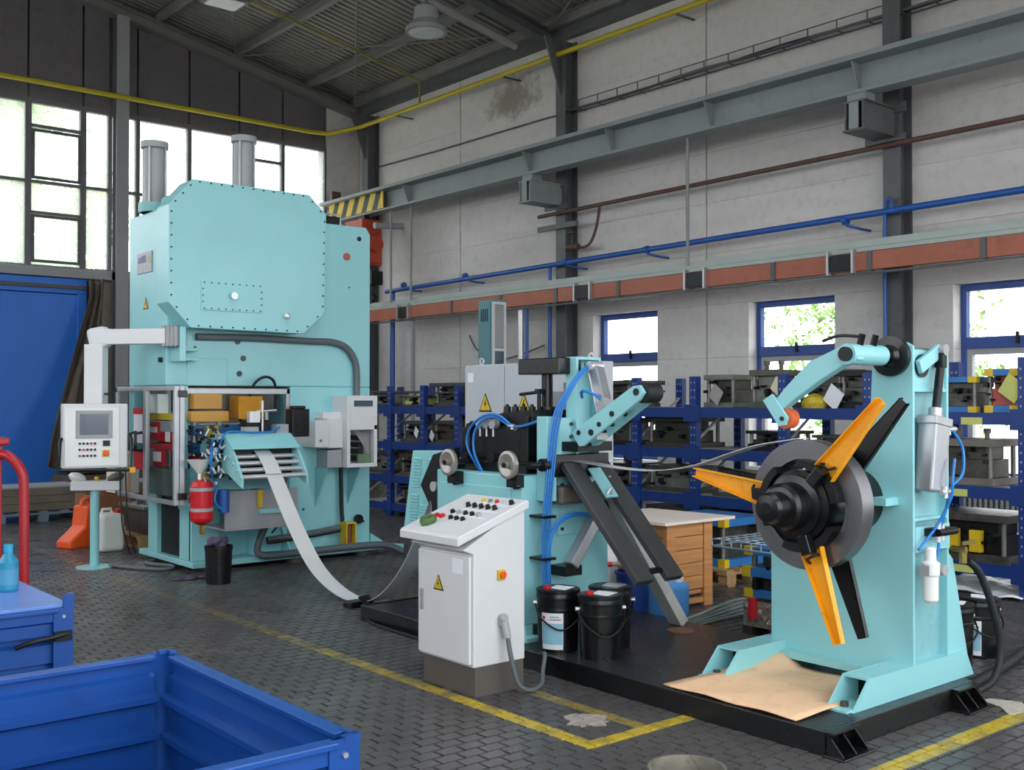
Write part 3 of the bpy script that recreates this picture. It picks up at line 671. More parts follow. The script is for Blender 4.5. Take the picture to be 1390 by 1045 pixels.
part('lifting_lug', B().tube([(4.0, 9.95, 3.40), (4.0, 9.98, 3.5), (4.08, 10.0, 3.54), (4.14, 9.98, 3.48), (4.14, 9.96, 3.40)], .03, 8, 3), TEAL, pr)
part('valve_block', B().box(5.75, 5.95, 10.0, 10.3, 3.43, 3.56).box(5.5, 5.7, 10.1, 10.3, 3.43, 3.53), BLACKM, pr, bev=.01)
part('guard_rail', B().tube([(5.5, 9.85, 3.42), (5.5, 9.85, 3.55), (5.85, 9.85, 3.55), (5.85, 9.85, 3.42)], .01, 6), STEEL, pr)
for x, z, r in ((6.0, 3.3, .025), (5.88, 2.78, .008), (4.63, 2.17, .028), (4.69, 2.01, .028), (4.65, 1.86, .028), (4.2, 2.1, .014), (6.06, .33, .012), (5.35, .5, .012)):
    part('bore', B().cyl((x, 9.722, z), (x, 9.712, z), r, n=16), BLACK, pr)
part('red_plug', B().cyl((5.85, 9.722, 3.1), (5.85, 9.708, 3.1), .04, n=18), mat('faded_red_paint', '#b4574a', .5), pr)
pt = part('maker_plate', B().box(3.908, 3.921, 10.06, 10.42, 2.83, 3.03), mat('grey_violet_plate', '#a5a3ab', .4), pr, bev=.002)
part('plate_lettering', B().box(3.906, 3.909, 10.2, 10.24, 2.93, 3.0).box(3.906, 3.909, 10.25, 10.29, 2.93, 3.0).box(3.906, 3.909, 10.3, 10.34, 2.93, 2.99).box(3.906, 3.909, 10.35, 10.39, 2.93, 2.985), mat('plate_blue_print', '#5d648e', .5), pt, kind='stuff')
part('plate_emblem', B().cyl((3.909, 10.12, 2.95), (3.905, 10.12, 2.95), .035, n=16), mat('plate_yellow_print', '#b9b878', .5), pt)
warn_triangle(pr, (3.919, 10.22, 2.53), (0, -1, 0), (-1, 0, 0), .12)
# seam of a front cover below the head, swivel hub bracket, conduits
part('access_cover', B().box(4.12, 4.52, 9.708, 9.722, 1.74, 2.0), TEAL, pr, bev=.004)
part('arm_bracket', B().box(3.96, 4.02, 9.5, 9.72, 1.96, 2.28).box(4.02, 4.18, 9.6, 9.72, 2.06, 2.09).box(4.02, 4.18, 9.6, 9.72, 1.97, 2.0), TEAL, pr, bev=.004)
part('stud', B().cyl((3.92, 9.82, 1.98), (3.89, 9.82, 1.98), .025, n=10), BLACK, pr)
part('conduit', B().tube([(4.2, 9.69, 2.2), (4.8, 9.68, 2.21), (5.4, 9.68, 2.2), (5.65, 9.68, 2.2), (5.82, 9.68, 2.15), (5.92, 9.68, 2.03), (5.95, 9.68, 1.9), (5.95, 9.68, 1.62)], .035, 10, 4), CABLE, pr)
part('cable_loop', B().tube([(4.72, 9.66, 1.6), (4.74, 9.58, 1.76), (4.85, 9.56, 1.83), (4.97, 9.6, 1.76), (5.0, 9.66, 1.5)], .014, 8, 5), RUBBER, pr)
# tool space: slide, die set, bolster
ram = part('press_slide', B().box(4.2, 5.12, 9.84, 10.5, 1.5, 1.74), DSTEEL, pr, bev=.01)
part('yellow_beam', B().box(4.12, 4.5, 9.62, 9.84, 1.40, 1.5), YELLOW, ram, bev=.008); part('yellow_beam', B().box(4.16, 4.44, 9.64, 9.84, 1.52, 1.66), YELLOW, ram, bev=.008); part('yellow_beam', B().box(4.6, 4.85, 9.62, 9.84, 1.42, 1.64), YELLOW, ram, bev=.008)
ds = part('die_set', B().box(4.16, 5.1, 9.8, 10.5, .95, 1.03), DSTEEL, pr, bev=.006)
part('die_plate', B().box(4.2, 5.05, 9.74, 10.5, 1.27, 1.36), BLUEL, ds, bev=.006); part('die_plate', B().box(4.2, 5.05, 9.74, 10.5, 1.1, 1.2), BLUEL, ds, bev=.006)
part('yellow_block', B().box(4.32, 4.44, 9.72, 9.8, 1.08, 1.36), YELLOW2, ds)
for x in (4.25, 4.5, 4.75, 5.0):
    for y in (9.85, 10.4): part('guide_post', B().cyl((x, y, 1.03), (x, y, 1.5), .028, n=12), STEEL, ds)
part('red_insert', B().box(4.22, 4.44, 9.76, 9.9, .96, 1.07), RED, ds); part('red_insert', B().box(4.46, 4.6, 9.76, 9.9, .97, 1.05), RED, ds)
b = B()
for i in range(46):
    x = rnd.uniform(4.1, 4.9); z = rnd.uniform(.98, 1.42); y = rnd.uniform(9.45, 9.68); q = rnd.uniform(.012, .03)
    b.box(x, x + q * 1.6, y, y + q, z, z + q * 1.4)
part('small_fittings', b, BLACKM, ds, kind='stuff')
# side cabinet of red valve gear seen through the left guard
sg = part('valve_gear', B().box(4.0, 4.03, 9.9, 10.5, .95, 1.72).box(3.9, 4.0, 9.62, 10.15, .72, .97), mat('grey_green_casting', '#56635e', .5, var=.3, scale=10), pr, bev=.006)
part('back_panel', B().box(4.0, 4.02, 9.84, 9.9, .95, 1.72), GREYM, sg)
part('red_manifold', B().box(3.9, 4.0, 9.58, 10.12, 1.15, 1.2), RED, sg); part('red_manifold', B().box(3.9, 4.0, 9.85, 10.1, 1.23, 1.4), RED, sg); part('red_manifold', B().box(3.92, 4.0, 9.6, 9.84, 1.22, 1.3), RED, sg)
part('red_tag_frame', B().box(3.9, 3.91, 9.68, 9.98, .99, 1.14), RED, sg); part('white_tag', B().box(3.894, 3.9, 9.78, 9.96, 1.03, 1.12), PAPER, sg)
part('yellow_rail', B().box(3.92, 3.99, 9.58, 10.1, 1.42, 1.48), YELLOW2, sg); part('white_box', B().box(3.9, 4.0, 9.86, 10.12, 1.48, 1.66), WHITE, sg)
part('white_tag', B().box(3.894, 3.9, 9.88, 10.06, 1.3, 1.35), PAPER, sg); part('white_tag', B().box(3.914, 3.92, 9.62, 9.72, 1.22, 1.31), PAPER, sg)
part('grey_block', B().box(3.92, 4.0, 9.6, 10.1, 1.31, 1.41), GREYM, sg)
# guard enclosure of aluminium profile
GX, GY, Z0, Z1 = 3.79, 9.2, .67, 1.73
gd = part('machine_guard', B().box(GX, GX + .045, GY, GY + .045, Z0, Z1).box(GX + .05, GX + .095, GY, GY + .045, Z0, Z1), SILVER, pr, bev=.004)
for nm, bb in (('guard_rail', (GX + .1, 4.92, GY, GY + .035, Z1 - .07, Z1 - .02)), ('guard_rail', (GX + .1, 4.2, GY, GY + .035, Z0 + .06, Z0 + .09)), ('guard_post', (4.885, 4.92, GY, GY + .035, 1.25, Z1 - .02)),
               ('guard_rail', (GX, GX + .035, GY + .045, 10.66, Z1 - .04, Z1)), ('guard_rail', (GX, GX + .035, GY + .045, 10.66, Z0, Z0 + .04)), ('guard_post', (GX, GX + .035, 10.62, 10.66, Z0, Z1)), ('guard_post', (GX - .004, GX + .034, 9.86, 9.93, Z0 + .04, Z1 - .04))):
    part(nm, B().box(*bb), SILVER, gd, bev=.003)
part('guard_pane', B().box(GX + .013, GX + .018, 9.25, 9.86, Z0 + .04, Z1 - .04), PERSP, gd); part('guard_pane', B().box(GX + .013, GX + .018, 9.93, 10.62, Z0 + .04, Z1 - .04), PERSP, gd)
part('guard_pane', B().box(GX + .1, 4.885, GY + .015, GY + .02, 1.27, Z1 - .07), PERSP, gd); part('guard_pane', B().box(GX + .1, 4.15, GY + .015, GY + .02, Z0 + .09, 1.27), PERSP, gd)
for y in (9.97, 10.1): part('door_handle', B().tube([(GX, y, 1.13), (GX - .06, y, 1.14), (GX - .06, y, 1.29), (GX, y, 1.3)], .016, 8), BLACK, gd)
for z in (.75, 1.66):
    part('hinge', B().box(GX + .03, GX + .11, GY - .02, GY + .0, z - .03, z + .03), BLACK, gd, bev=.004)
part('notice_sheet', B().box(GX + .008, GX + .012, 9.98, 10.2, 1.2, 1.5), PAPER, gd); part('notice_band', B().box(GX + .006, GX + .008, 9.97, 10.21, 1.47, 1.53), RED, gd); part('notice_band', B().box(GX + .008, GX + .012, 9.97, 10.2, .95, 1.14), RED, gd)
# roll feeder with tilted infeed rollers
fd = part('roll_feeder', B().box(4.1, 4.75, 9.2, 9.6, .78, 1.0).box(4.2, 4.72, 9.35, 9.6, 1.0, 1.25), TEALD, pr, bev=.006)
for x in (4.16, 4.79):
    part('side_plate', B().prism([(8.62, .84), (8.62, .93), (8.76, 1.12), (8.95, 1.27), (9.25, 1.28), (9.25, .95), (8.9, .95)], 'x', x - .01, x + .01), TEAL, fd, bev=.003)
part('roller_cover', B().add([(4.14, 8.79, 1.17), (4.8, 8.79, 1.17), (4.8, 8.96, 1.285), (4.14, 8.96, 1.285), (4.14, 8.79, 1.185), (4.8, 8.79, 1.185), (4.8, 8.96, 1.3), (4.14, 8.96, 1.3)], [(0, 3, 2, 1), (4, 5, 6, 7), (0, 1, 5, 4), (1, 2, 6, 5), (2, 3, 7, 6), (3, 0, 4, 7)]).box(4.14, 4.8, 8.96, 9.2, 1.285, 1.3), TEAL, fd)
for i in range(4):
    y = 8.86 - i * .072; z = 1.10 - i * .055
    part('roller', B().cyl((4.17, y, z), (4.78, y, z), .021, n=16), STEEL, fd)
b = B()
for i in range(4):
    y = 8.86 - i * .072; z = 1.10 - i * .055; b.cyl((4.152, y, z), (4.138, y, z), .016, n=8)
part('axle_bolts', b, STEEL, fd, kind='stuff')
part('back_plate', B().box(4.17, 4.78, 8.9, 8.92, .9, 1.17), BLACKM, fd)
sv = part('servo_motor', B().box(4.85, 5.03, 9.02, 9.16, 1.26, 1.52).box(4.88, 5.0, 9.04, 9.14, 1.52, 1.55), BLACK, fd, bev=.006); part('motor_flange', B().box(4.84, 5.04, 9.0, 9.18, 1.2, 1.26), GREYM, fd)
part('top_block', B().box(4.42, 4.66, 9.08, 9.2, 1.3, 1.42), BLACKM, fd, bev=.005); part('sensor_block', B().box(4.36, 4.5, 9.0, 9.08, 1.3, 1.36), GREYM, fd); part('sensor_block', B().box(4.68, 4.8, 9.0, 9.1, 1.3, 1.38), GREYM, fd)
part('clamp_post', B().cyl((4.56, 9.05, 1.3), (4.56, 9.05, 1.6), .012, n=8).cyl((4.5, 9.05, 1.5), (4.7, 9.05, 1.51), .01, n=8).box(4.42, 4.52, 9.02, 9.08, 1.4, 1.5), STEEL, fd)
part('air_hose', B().tube([(4.15, 9.1, 1.05), (4.1, 8.95, 1.2), (4.15, 8.9, 1.32), (4.4, 8.92, 1.31), (4.62, 8.95, 1.32), (4.7, 8.98, 1.36)], .01, 6, 5), HOSE, fd)
part('air_hose', B().tube([(4.08, 9.05, 1.25), (4.02, 8.95, 1.1), (4.05, 9.0, .95), (4.12, 9.05, .85), (4.1, 9.05, .7), (4.2, 9.05, .6)], .012, 6, 5), HOSE, fd)
b = B()
for i in range(54):
    x = rnd.uniform(3.98, 4.16); z = rnd.uniform(.9, 1.34); y = rnd.uniform(8.95, 9.15); q = rnd.uniform(.015, .035); b.box(x, x + q, y, y + q, z, z + q)
part('pneumatic_fittings', b, BLACKM, fd, kind='stuff')
b = B()
for i in range(30):
    x = rnd.uniform(3.96, 4.16); z = rnd.uniform(.85, 1.32); y = rnd.uniform(8.9, 9.1); q = rnd.uniform(.006, .014); b.cyl((x, y, z), (x + rnd.uniform(-.04, .04), y, z + rnd.uniform(.02, .06)), q, n=8)
part('bright_fittings', b, STEEL, fd, kind='stuff')
part('support_bracket', B().prism([(9.2, .95), (9.58, .95), (9.58, .6)], 'x', 4.3, 4.32).prism([(9.2, .95), (9.58, .95), (9.58, .6)], 'x', 4.7, 4.72), TEAL, fd)
part('tray_plate', B().box(4.22, 4.95, 9.1, 9.58, .42, .44).box(4.22, 4.95, 9.1, 9.12, .44, .78), GREYM, pr, bev=.004)
part('tray_lip', B().box(4.55, 4.78, 9.07, 9.1, .56, .6), TEAL, pr); part('yellow_marker', B().box(4.53, 4.57, 9.06, 9.09, .62, .78), YELLOW2, pr)
# red pressure tank with funnel at the left front
tk = part('pressure_tank', B().lathe([(.04, 0), (.09, .03), (.1, .06), (.1, .34), (.085, .38), (.03, .4)], (4.0, 9.1, .5), (0, 0, 1), 24), RED, pr)
for z in (.62, .8): part('tank_strap', B().lathe([(.103, 0), (.103, .03), (.1, .03)], (4.0, 9.1, z), (0, 0, 1), 24), GREYM, tk)
part('funnel', B().lathe([(.018, 0), (.018, .05), (.11, .17), (.115, .175)], (3.98, 9.1, .9), (0, 0, 1), 20), WHITE, tk)
part('gauge', B().cyl((4.02, 9.08, .93), (4.02, 9.04, .93), .03, n=14).cyl((4.0, 9.08, .9), (4.0, 9.08, .96), .015, n=8).box(3.96, 3.99, 9.0, 9.04, .42, .5).cyl((4.0, 9.1, .42), (4.0, 9.1, .5), .02, n=8), mat('brass_fitting', '#a08850', .35, .8), tk)
part('filter_bowl', B().cyl((4.2, 9.08, .6), (4.2, 9.08, .8), .05, n=14), BLUEP, tk); part('support_arm', B().box(4.0, 4.04, 9.18, 9.62, .6, .66), TEAL, tk)
# electrical boxes at the right front
eb = part('terminal_cabinet', B().box(5.68, 5.72, 9.42, 9.72, .92, 1.65).box(6.0, 6.04, 9.42, 9.72, .92, 1.35).box(5.72, 6.0, 9.42, 9.72, .92, .96).box(5.72, 6.04, 9.42, 9.72, 1.3, 1.65).box(5.72, 6.0, 9.7, 9.72, .96, 1.3), GREYP, pr, bev=.004)
part('display_window', B().box(5.76, 5.98, 9.412, 9.42, 1.54, 1.6), GLASSY, eb)
for i in range(4): part('terminal_row', B().box(5.86, 5.92, 9.5, 9.7, .98 + i * .07, 1.03 + i * .07), BLACKM, eb)
b = B()
for i in range(14):
    x = 5.94 + .004 * i; b.tube([(5.8 + .014 * i, 9.5, 1.3), (5.86 + .008 * i, 9.47, 1.2), (x - .01, 9.5, 1.1 - i * .008), (5.92, 9.55, 1.02)], .004, 4, 3)
part('loose_wires', b, GREYM, eb, kind='stuff'); part('circuit_card', B().box(5.84, 5.98, 9.46, 9.5, .965, 1.05), mat('circuit_green', '#5d7a5a', .5), eb)
part('junction_box', B().box(5.34, 5.5, 9.46, 9.72, 1.13, 1.4), GREYP, pr, bev=.006); o = part('junction_box', B().box(5.5, 5.68, 9.5, 9.72, 1.12, 1.42), GREYP, pr, bev=.006)
part('indicator_lamp', B().cyl((5.4, 9.462, 1.2), (5.4, 9.45, 1.2), .014, n=10), GREENC, o); part('junction_box', B().box(5.48, 5.68, 9.55, 9.72, 1.42, 1.48), GREYP, pr); part('junction_box', B().box(5.5, 5.67, 9.5, 9.72, .92, 1.1), GREYM, pr, bev=.005)
for x in (5.48, 5.86): part('gusset', B().prism([(9.72, .92), (9.46, .92), (9.72, .52)], 'x', x, x + .012), TEAL, pr)
part('cable', B().tube([(5.75, 9.66, .92), (5.76, 9.66, .5), (5.75, 9.64, .3), (5.6, 9.62, .26), (5.0, 9.6, .22), (4.9, 9.62, .22)], .022, 8, 4), RUBBER, pr)
part('cable', B().tube([(4.86, 9.15, .95), (4.86, 9.3, .7), (4.78, 9.42, .4), (4.72, 9.46, .2), (4.76, 9.46, .12), (5.0, 9.44, .11), (5.6, 9.42, .12), (6.1, 9.4, .11), (6.3, 9.34, .03)], .035, 8, 5), CABLE, pr)
part('cable', B().tube([(4.95, 9.62, .3), (5.05, 9.55, .42), (5.2, 9.55, .38), (5.22, 9.6, .2)], .01, 6, 5), RUBBER, pr)
part('pipe_stub', B().tube([(4.9, 9.62, .24), (5.3, 9.6, .26), (5.7, 9.6, .3)], .03, 8), CABLE, pr)
part('gusset', B().prism([(9.72, .36), (9.72, .1), (9.5, .1)], 'x', 5.1, 5.12), TEAL, pr); part('gusset', B().prism([(6.14, .2), (6.14, .1), (6.3, .1)], 'y', 9.7, 9.72), TEAL, pr)
part('hose_end', B().lathe([(.05, 0), (.05, .03), (.03, .03)], (5.98, 9.7, .36), (0, -1, 0), 14), BLACK, pr)
yl = part('lubrication_unit', B().box(5.72, 5.84, 9.5, 9.62, .1, .14).box(5.72, 5.735, 9.5, 9.62, .14, .34).box(5.825, 5.84, 9.5, 9.62, .14, .34).box(5.72, 5.84, 9.5, 9.62, .34, .355), YELLOW2, pr); part('lubricator_bowl', B().cyl((5.78, 9.56, .14), (5.78, 9.56, .33), .035, n=12), mat('dull_red_brown', '#7a4638', .4), yl)
# control pendant on its swinging arm
pa = part('pendant_arm', B().bar((3.9, 9.62, 2.19), (3.5, 10.12, 2.19), .13, .14).bar((3.52, 10.1, 2.26), (3.43, 10.2, 2.26), .14, .02), GREYP, pr, bev=.006)
part('swivel_bellows', B().lathe([(.12 + .02 * (i % 2), i * .02) for i in range(9)], (4.0, 9.55, 2.19), (-.62, .78, 0), 4, smooth=False).xf(Matrix.Translation((4.0, 9.55, 2.19)) @ Matrix.Rotation(R(45), 4, Vector((-.62, .78, 0))) @ Matrix.Translation((-4.0, -9.55, -2.19))), GREYM, pa)
part('elbow', B().bar((3.53, 10.1, 2.2), (3.38, 10.2, 2.16), .16, .2), GREYP, pa, bev=.04); part('drop_tube', B().bar((3.43, 10.16, 2.12), (3.43, 10.16, 1.55), .15, .17, up=(.77, -.64, 0)), GREYP, pa, bev=.006)
part('clamp_lever', B().tube([(3.47, 10.04, 1.66), (3.5, 10.0, 1.66), (3.56, 9.99, 1.69)], .012, 6), BLACK, pa)
ax = Matrix.Translation((3.34, 9.93, 1.28)) @ Matrix.Rotation(R(-12), 4, 'Z')     # panel front looks along local -Y
def PB(b): return b.xf(ax)
hp = part('control_panel', PB(B().box(-.275, .275, -.1, .12, -.29, .29)), GREYP, pr, bev=.012)
part('panel_bezel', PB(B().box(-.26, .2, -.108, -.1, -.27, .25)), WHITE, hp, bev=.004)
part('screen_frame', PB(B().box(-.17, .14, -.116, -.106, -.02, .23)), GREYM, hp, bev=.003); part('screen', PB(B().box(-.135, .105, -.12, -.114, .015, .2)), GLASSY, hp)
for r_ in range(3):
    for c_ in range(5):
        part('push_button', PB(B().cyl((-.135 + c_ * .032, -.108, -.065 - r_ * .055), (-.135 + c_ * .032, -.122, -.065 - r_ * .055), .011, n=8)), RED if (r_, c_) in ((1, 1), (2, 0), (0, 3)) else BLACKM, hp)
part('selector_switch', PB(B().box(.06, .12, -.118, -.106, -.09, -.04)), BLACKM, hp); part('emergency_stop_base', PB(B().box(.055, .115, -.115, -.106, -.185, -.125)), YELLOW2, hp); part('emergency_stop', PB(B().lathe([(.022, 0), (.026, .012), (.02, .025)], (.085, -.115, -.155), (0, -1, 0), 14)), ORANGE, hp)
part('grab_bar', PB(B().tube([(-.285, -.1, -.02), (-.3, -.13, -.05), (-.3, -.13, -.3), (.3, -.13, -.31), (.3, -.13, -.03), (.285, -.1, 0)], .016, 8)), BLACK, hp)
part('corner_bumper', PB(B().box(.285, .335, -.15, -.1, -.335, -.285)), YELLOW, hp)
for q in (.22, .27): part('panel_cable', PB(B().tube([(q, 0, -.29), (q + .02, -.02, -.8), (q + .1, .05, -1.1)], .007, 6, 4)), RUBBER, hp)

# steel strip hanging in a loop between press and leveller
def cat(P, n=10):
    P = [Vector(p) for p in P]; o = []; m = len(P)
    for i in range(m - 1):
        a, b, c, e = P[max(i - 1, 0)], P[i], P[i + 1], P[min(i + 2, m - 1)]
        for k in range(n):
            t_ = k / n; o.append(.5 * ((2 * b) + (c - a) * t_ + (2 * a - 5 * b + 4 * c - e) * t_ * t_ + (3 * b - a - 3 * c + e) * t_ ** 3))
    return o + [P[-1]]
sp = thing('steel_strip', 'bright steel strip hanging in a loop from the press rollers to the leveller and coil', 'strip', (4.55, 7.5, 0))
b = B().strip(cat([(4.47, 9.3, 1.17), (4.47, 8.95, 1.165), (4.47, 8.75, 1.06), (4.47, 8.55, .84), (4.49, 8.25, .48), (4.51, 7.95, .2), (4.53, 7.6, .05), (4.54, 7.25, .025), (4.55, 6.95, .12), (4.56, 6.65, .38), (4.58, 6.4, .78), (4.6, 6.2, 1.1), (4.62, 6.05, 1.2)], 6), (.15, 0, 0), .004)
for i in range(len(b.s)): b.s[i] = False
part('loop_strip', b, mat('whitened_strip_steel', '#f0f0f2', .36, .3, var=.02), sp)  # near-white colour stands in for windows reflected in the steel
part('coil_strip', B().strip(cat([(4.7, 5.2, 1.22), (4.7, 4.95, 1.215), (4.7, 4.6, 1.19), (4.7, 4.3, 1.19), (4.7, 4.0, 1.235), (4.7, 3.75, 1.31), (4.7, 3.55, 1.365), (4.7, 3.3, 1.404)], 6), (.1, 0, 0), .004), STEEL, sp)

# two-hand control stand, bin and floor clutter around the press
t = thing('two_hand_control', 'turquoise pedestal with grey two-hand control box under the hanging panel', 'control stand', (3.54, 10.5, 0))
part('base_plate', B().lathe([(.17, 0), (.17, .012), (.05, .02)], (3.54, 10.5, 0), (0, 0, 1), 28), TEAL, t); part('pedestal', B().cyl((3.54, 10.5, .012), (3.54, 10.5, .74), .042), TEAL, t)
cb = part('control_box', B().bar((3.36, 10.61, .785), (3.74, 10.36, .785), .13, .09), GREYP, t, bev=.01)
for a, q in ((3.40, 10.58), (3.7, 10.39)):
    M = Matrix.Translation((a, q, .86)) @ Matrix.Rotation(R(-33), 4, 'Z') @ Matrix.Rotation(R(18 if a < 3.5 else -18), 4, 'Y')
    part('palm_shroud', B().lathe([(.02, -.05), (.06, -.03), (.085, .0), (.07, .03), (.03, .045)], (0, 0, 0), (0, 0, 1), 18).xf(M @ Matrix.Diagonal((1, .75, 1, 1))), WHITE if a < 3.5 else DGREY, cb)
part('stop_button', B().lathe([(.012, 0), (.024, .02), (.02, .04)], (3.55, 10.48, .83), (0, 0, 1), 14), YELLOW2, cb)
part('floor_hose', B().tube([(3.66, 10.42, .02), (3.75, 10.15, .02), (3.9, 9.9, .02), (4.02, 9.85, .02), (4.1, 9.98, .02), (4.0, 10.2, .02), (3.98, 10.35, .02), (4.1, 10.45, .02)], .018, 8, 5), CABLE, label='grey hose curled on the floor between control stand and press', cat='hose', loc=(3.9, 10.1, 0))
t = thing('waste_bin', 'black cylindrical bin full of purple-grey rags in front of the press', 'bin', (4.07, 8.9, 0))
part('bin_body', B().lathe([(.105, 0), (.118, .3), (.122, .3), (.122, .33), (.112, .33), (.1, .02)], (4.07, 8.9, 0), (0, 0, 1), 28), BLACK, t)
b = B()
for i in range(16):
    a = rnd.uniform(0, 6.28); r_ = rnd.uniform(0, .09); b.lathe([(.001, -.04), (.04, -.02), (.05, .0), (.03, .03), (.001, .045)], (4.07 + r_ * math.cos(a), 8.9 + r_ * math.sin(a), .34 + rnd.uniform(0, .04)), (rnd.uniform(-.6, .6), rnd.uniform(-.6, .6), 1), 7)
part('rags', b, RAG, t, kind='stuff'); part('green_rag', B().tube([(4.0, 8.86, .38), (4.04, 8.85, .41), (4.08, 8.87, .4)], .012, 6, 4), GREENC, t)
b = B()
for i in range(9): b.lathe([(.001, 0), (.06, .01), (.05, .025), (.001, .035)], (3.98 + rnd.uniform(-.12, .12), 9.28 + rnd.uniform(-.08, .08), 0), (0, 0, 1), 7)
part('floor_rag', b, RAG, label='dark rag dropped on the floor left of the black bin', cat='rag', kind='stuff', loc=(3.98, 9.28, 0))
t = thing('foot_pedal', 'small black foot pedal lying on the open floor', 'pedal', (4.45, 7.17, 0))
part('pedal_body', B().box(4.34, 4.5, 7.14, 7.26, 0, .05), BLACK, t, bev=.01); part('treadle', B().add([(4.42, 7.06, .02), (4.53, 7.1, .02), (4.53, 7.18, .075), (4.42, 7.16, .075), (4.42, 7.06, .03), (4.53, 7.1, .03), (4.53, 7.18, .085), (4.42, 7.16, .085)], [(0, 3, 2, 1), (4, 5, 6, 7), (0, 1, 5, 4), (1, 2, 6, 5), (2, 3, 7, 6), (3, 0, 4, 7)]), BLACKM, t)
part('pedal_cable', B().tube([(4.52, 7.12, .03), (4.5, 6.95, .012), (4.3, 6.8, .012), (4.15, 6.5, .012), (4.13, 5.6, .012)], .011, 6, 5), RUBBER, t)
t = thing('orange_scoop', 'orange plastic drain scoop leaning behind the control stand', 'scoop', (3.95, 12.0, 0))
M = Matrix.Translation((3.95, 12.1, 0)) @ Matrix.Rotation(R(20), 4, 'Z')
part('scoop_body', B().prism([(-.25, 0), (.2, 0), (.2, .06), (.1, .2), (.06, .45), (-.03, .45), (-.06, .22), (-.25, .08)], 'y', -.12, .12).xf(M), ORANGE, t, bev=.02); part('scoop_handle', B().tube([(-.02, 0, .43), (.0, 0, .5), (.09, 0, .5), (.1, 0, .3)], .025, 8, 3).xf(M), ORANGE, t)
t = thing('white_canister', 'white plastic canister on the floor behind the control stand', 'canister', (4.05, 11.6, 0))
part('canister_body', B().box(3.92, 4.18, 11.45, 11.75, 0, .4), mat('milky_polyethylene', '#dcdcd4', .45, var=.03), t, bev=.045, seg=3); part('canister_handle', B().tube([(3.98, 11.6, .39), (3.99, 11.6, .44), (4.08, 11.6, .44), (4.09, 11.6, .39)], .018, 8), mat('milky_polyethylene', '#dcdcd4'), t); part('canister_cap', B().cyl((4.13, 11.55, .4), (4.13, 11.55, .44), .03, n=14), RED, t)

def pallet(loc, label, m=PALLET, w_=.8, d_=1.2, group=None, rz=0, deck=5):
    t = thing('wooden_pallet', label, 'pallet', loc, group)
    X, Y, Z = loc
    for i in range(deck): part('deck_board', B().box(X - w_ / 2 + i * (w_ - .1) / (deck - 1), X - w_ / 2 + .1 + i * (w_ - .1) / (deck - 1), Y - d_ / 2, Y + d_ / 2, Z + .122, Z + .144), m, t)
    for y in (-d_ / 2 + .05, 0, d_ / 2 - .05):
        part('stringer_board', B().box(X - w_ / 2, X + w_ / 2, Y + y - .05, Y + y + .05, Z + .1, Z + .122), m, t)
        for x in (-w_ / 2 + .07, 0, w_ / 2 - .07): part('pallet_block', B().box(X + x - .06, X + x + .06, Y + y - .05, Y + y + .05, Z + .02, Z + .1), m, t)
    for x in (-w_ / 2 + .07, 0, w_ / 2 - .07): part('runner_board', B().box(X + x - .05, X + x + .05, Y - d_ / 2, Y + d_ / 2, Z, Z + .02), m, t)
    t.rotation_euler = (0, 0, rz); return t
pallet((4.72, 11.9, 0), 'pale wooden pallet on the floor left of the press', w_=.8, d_=1.0)
t = thing('steel_die_block', 'heavy dark steel block on the pallet left of the press', 'die block', (4.66, 11.75, .144))
part('die_body', B().box(4.42, 4.95, 11.45, 12.1, .144, .42), DSTEEL, t, bev=.01); part('top_plate', B().box(4.36, 5.0, 11.4, 12.15, .42, .455), GSTEEL, t, bev=.004)
b = B()
for i in range(40):
    x, y = rnd.uniform(4.42, 4.92), rnd.uniform(11.5, 12.05); q = rnd.uniform(.015, .04); b.box(x, x + q, y, y + q, .455, .46 + rnd.uniform(.01, .08))
part('loose_parts', b, GSTEEL, t, kind='stuff'); part('red_part', B().bar((4.75, 11.7, .47), (4.9, 11.85, .56), .03, .03), RED, t)
t = thing('wooden_box', 'open reddish wooden box behind the white canister', 'box', (4.5, 12.9, 0))
part('box_body', B().box(4.2, 4.9, 12.65, 13.15, 0, .38).box(4.2, 4.9, 12.65, 12.68, .38, .5).box(4.2, 4.9, 13.12, 13.15, .38, .5).box(4.2, 4.23, 12.68, 13.12, .38, .5).box(4.87, 4.9, 12.68, 13.12, .38, .5), mat('red_brown_wood', '#8d5a40', .7, var=.2), t)
t = thing('white_carton', 'pale carton standing upright on the wooden box behind the guard', 'carton', (4.6, 12.9, .5)); part('carton_body', B().box(4.55, 4.8, 12.7, 13.1, .5, .98), LID, t, bev=.004); part('tape_strip', B().box(4.66, 4.7, 12.696, 12.7, .5, .98), CARD, t)
# stillages along the back wall
for i, x in enumerate((4.35, 5.6)):
    pallet((x, 15.3, 0), ['blue-grey painted pallet near the blue door', 'blue-grey painted pallet behind the orange scoop'][i], mat('blue_grey_pallet', '#6f8290', .7, var=.15), 1.2, .9)
    t = thing('wooden_crate', ['grey timber crate on the pallet near the blue door', 'grey timber crate on the pallet behind the orange scoop'][i], 'crate', (x, 15.3, .144))
    m = mat('grey_timber', '#6f655a', .8, var=.2)
    for k in range(3):
        z = .15 + k * .1; part('crate_plank', B().box(x - .56, x + .56, 14.9, 14.92, z, z + .095), m, t); part('crate_plank', B().box(x - .56, x + .56, 15.68, 15.7, z, z + .095), m, t); part('crate_plank', B().box(x - .56, x - .54, 14.92, 15.68, z, z + .095), m, t); part('crate_plank', B().box(x + .54, x + .56, 14.92, 15.68, z, z + .095), m, t)
    part('crate_lid', B().box(x - .55, x + .5, 14.93, 15.62, .445, .465), GREYM, t)
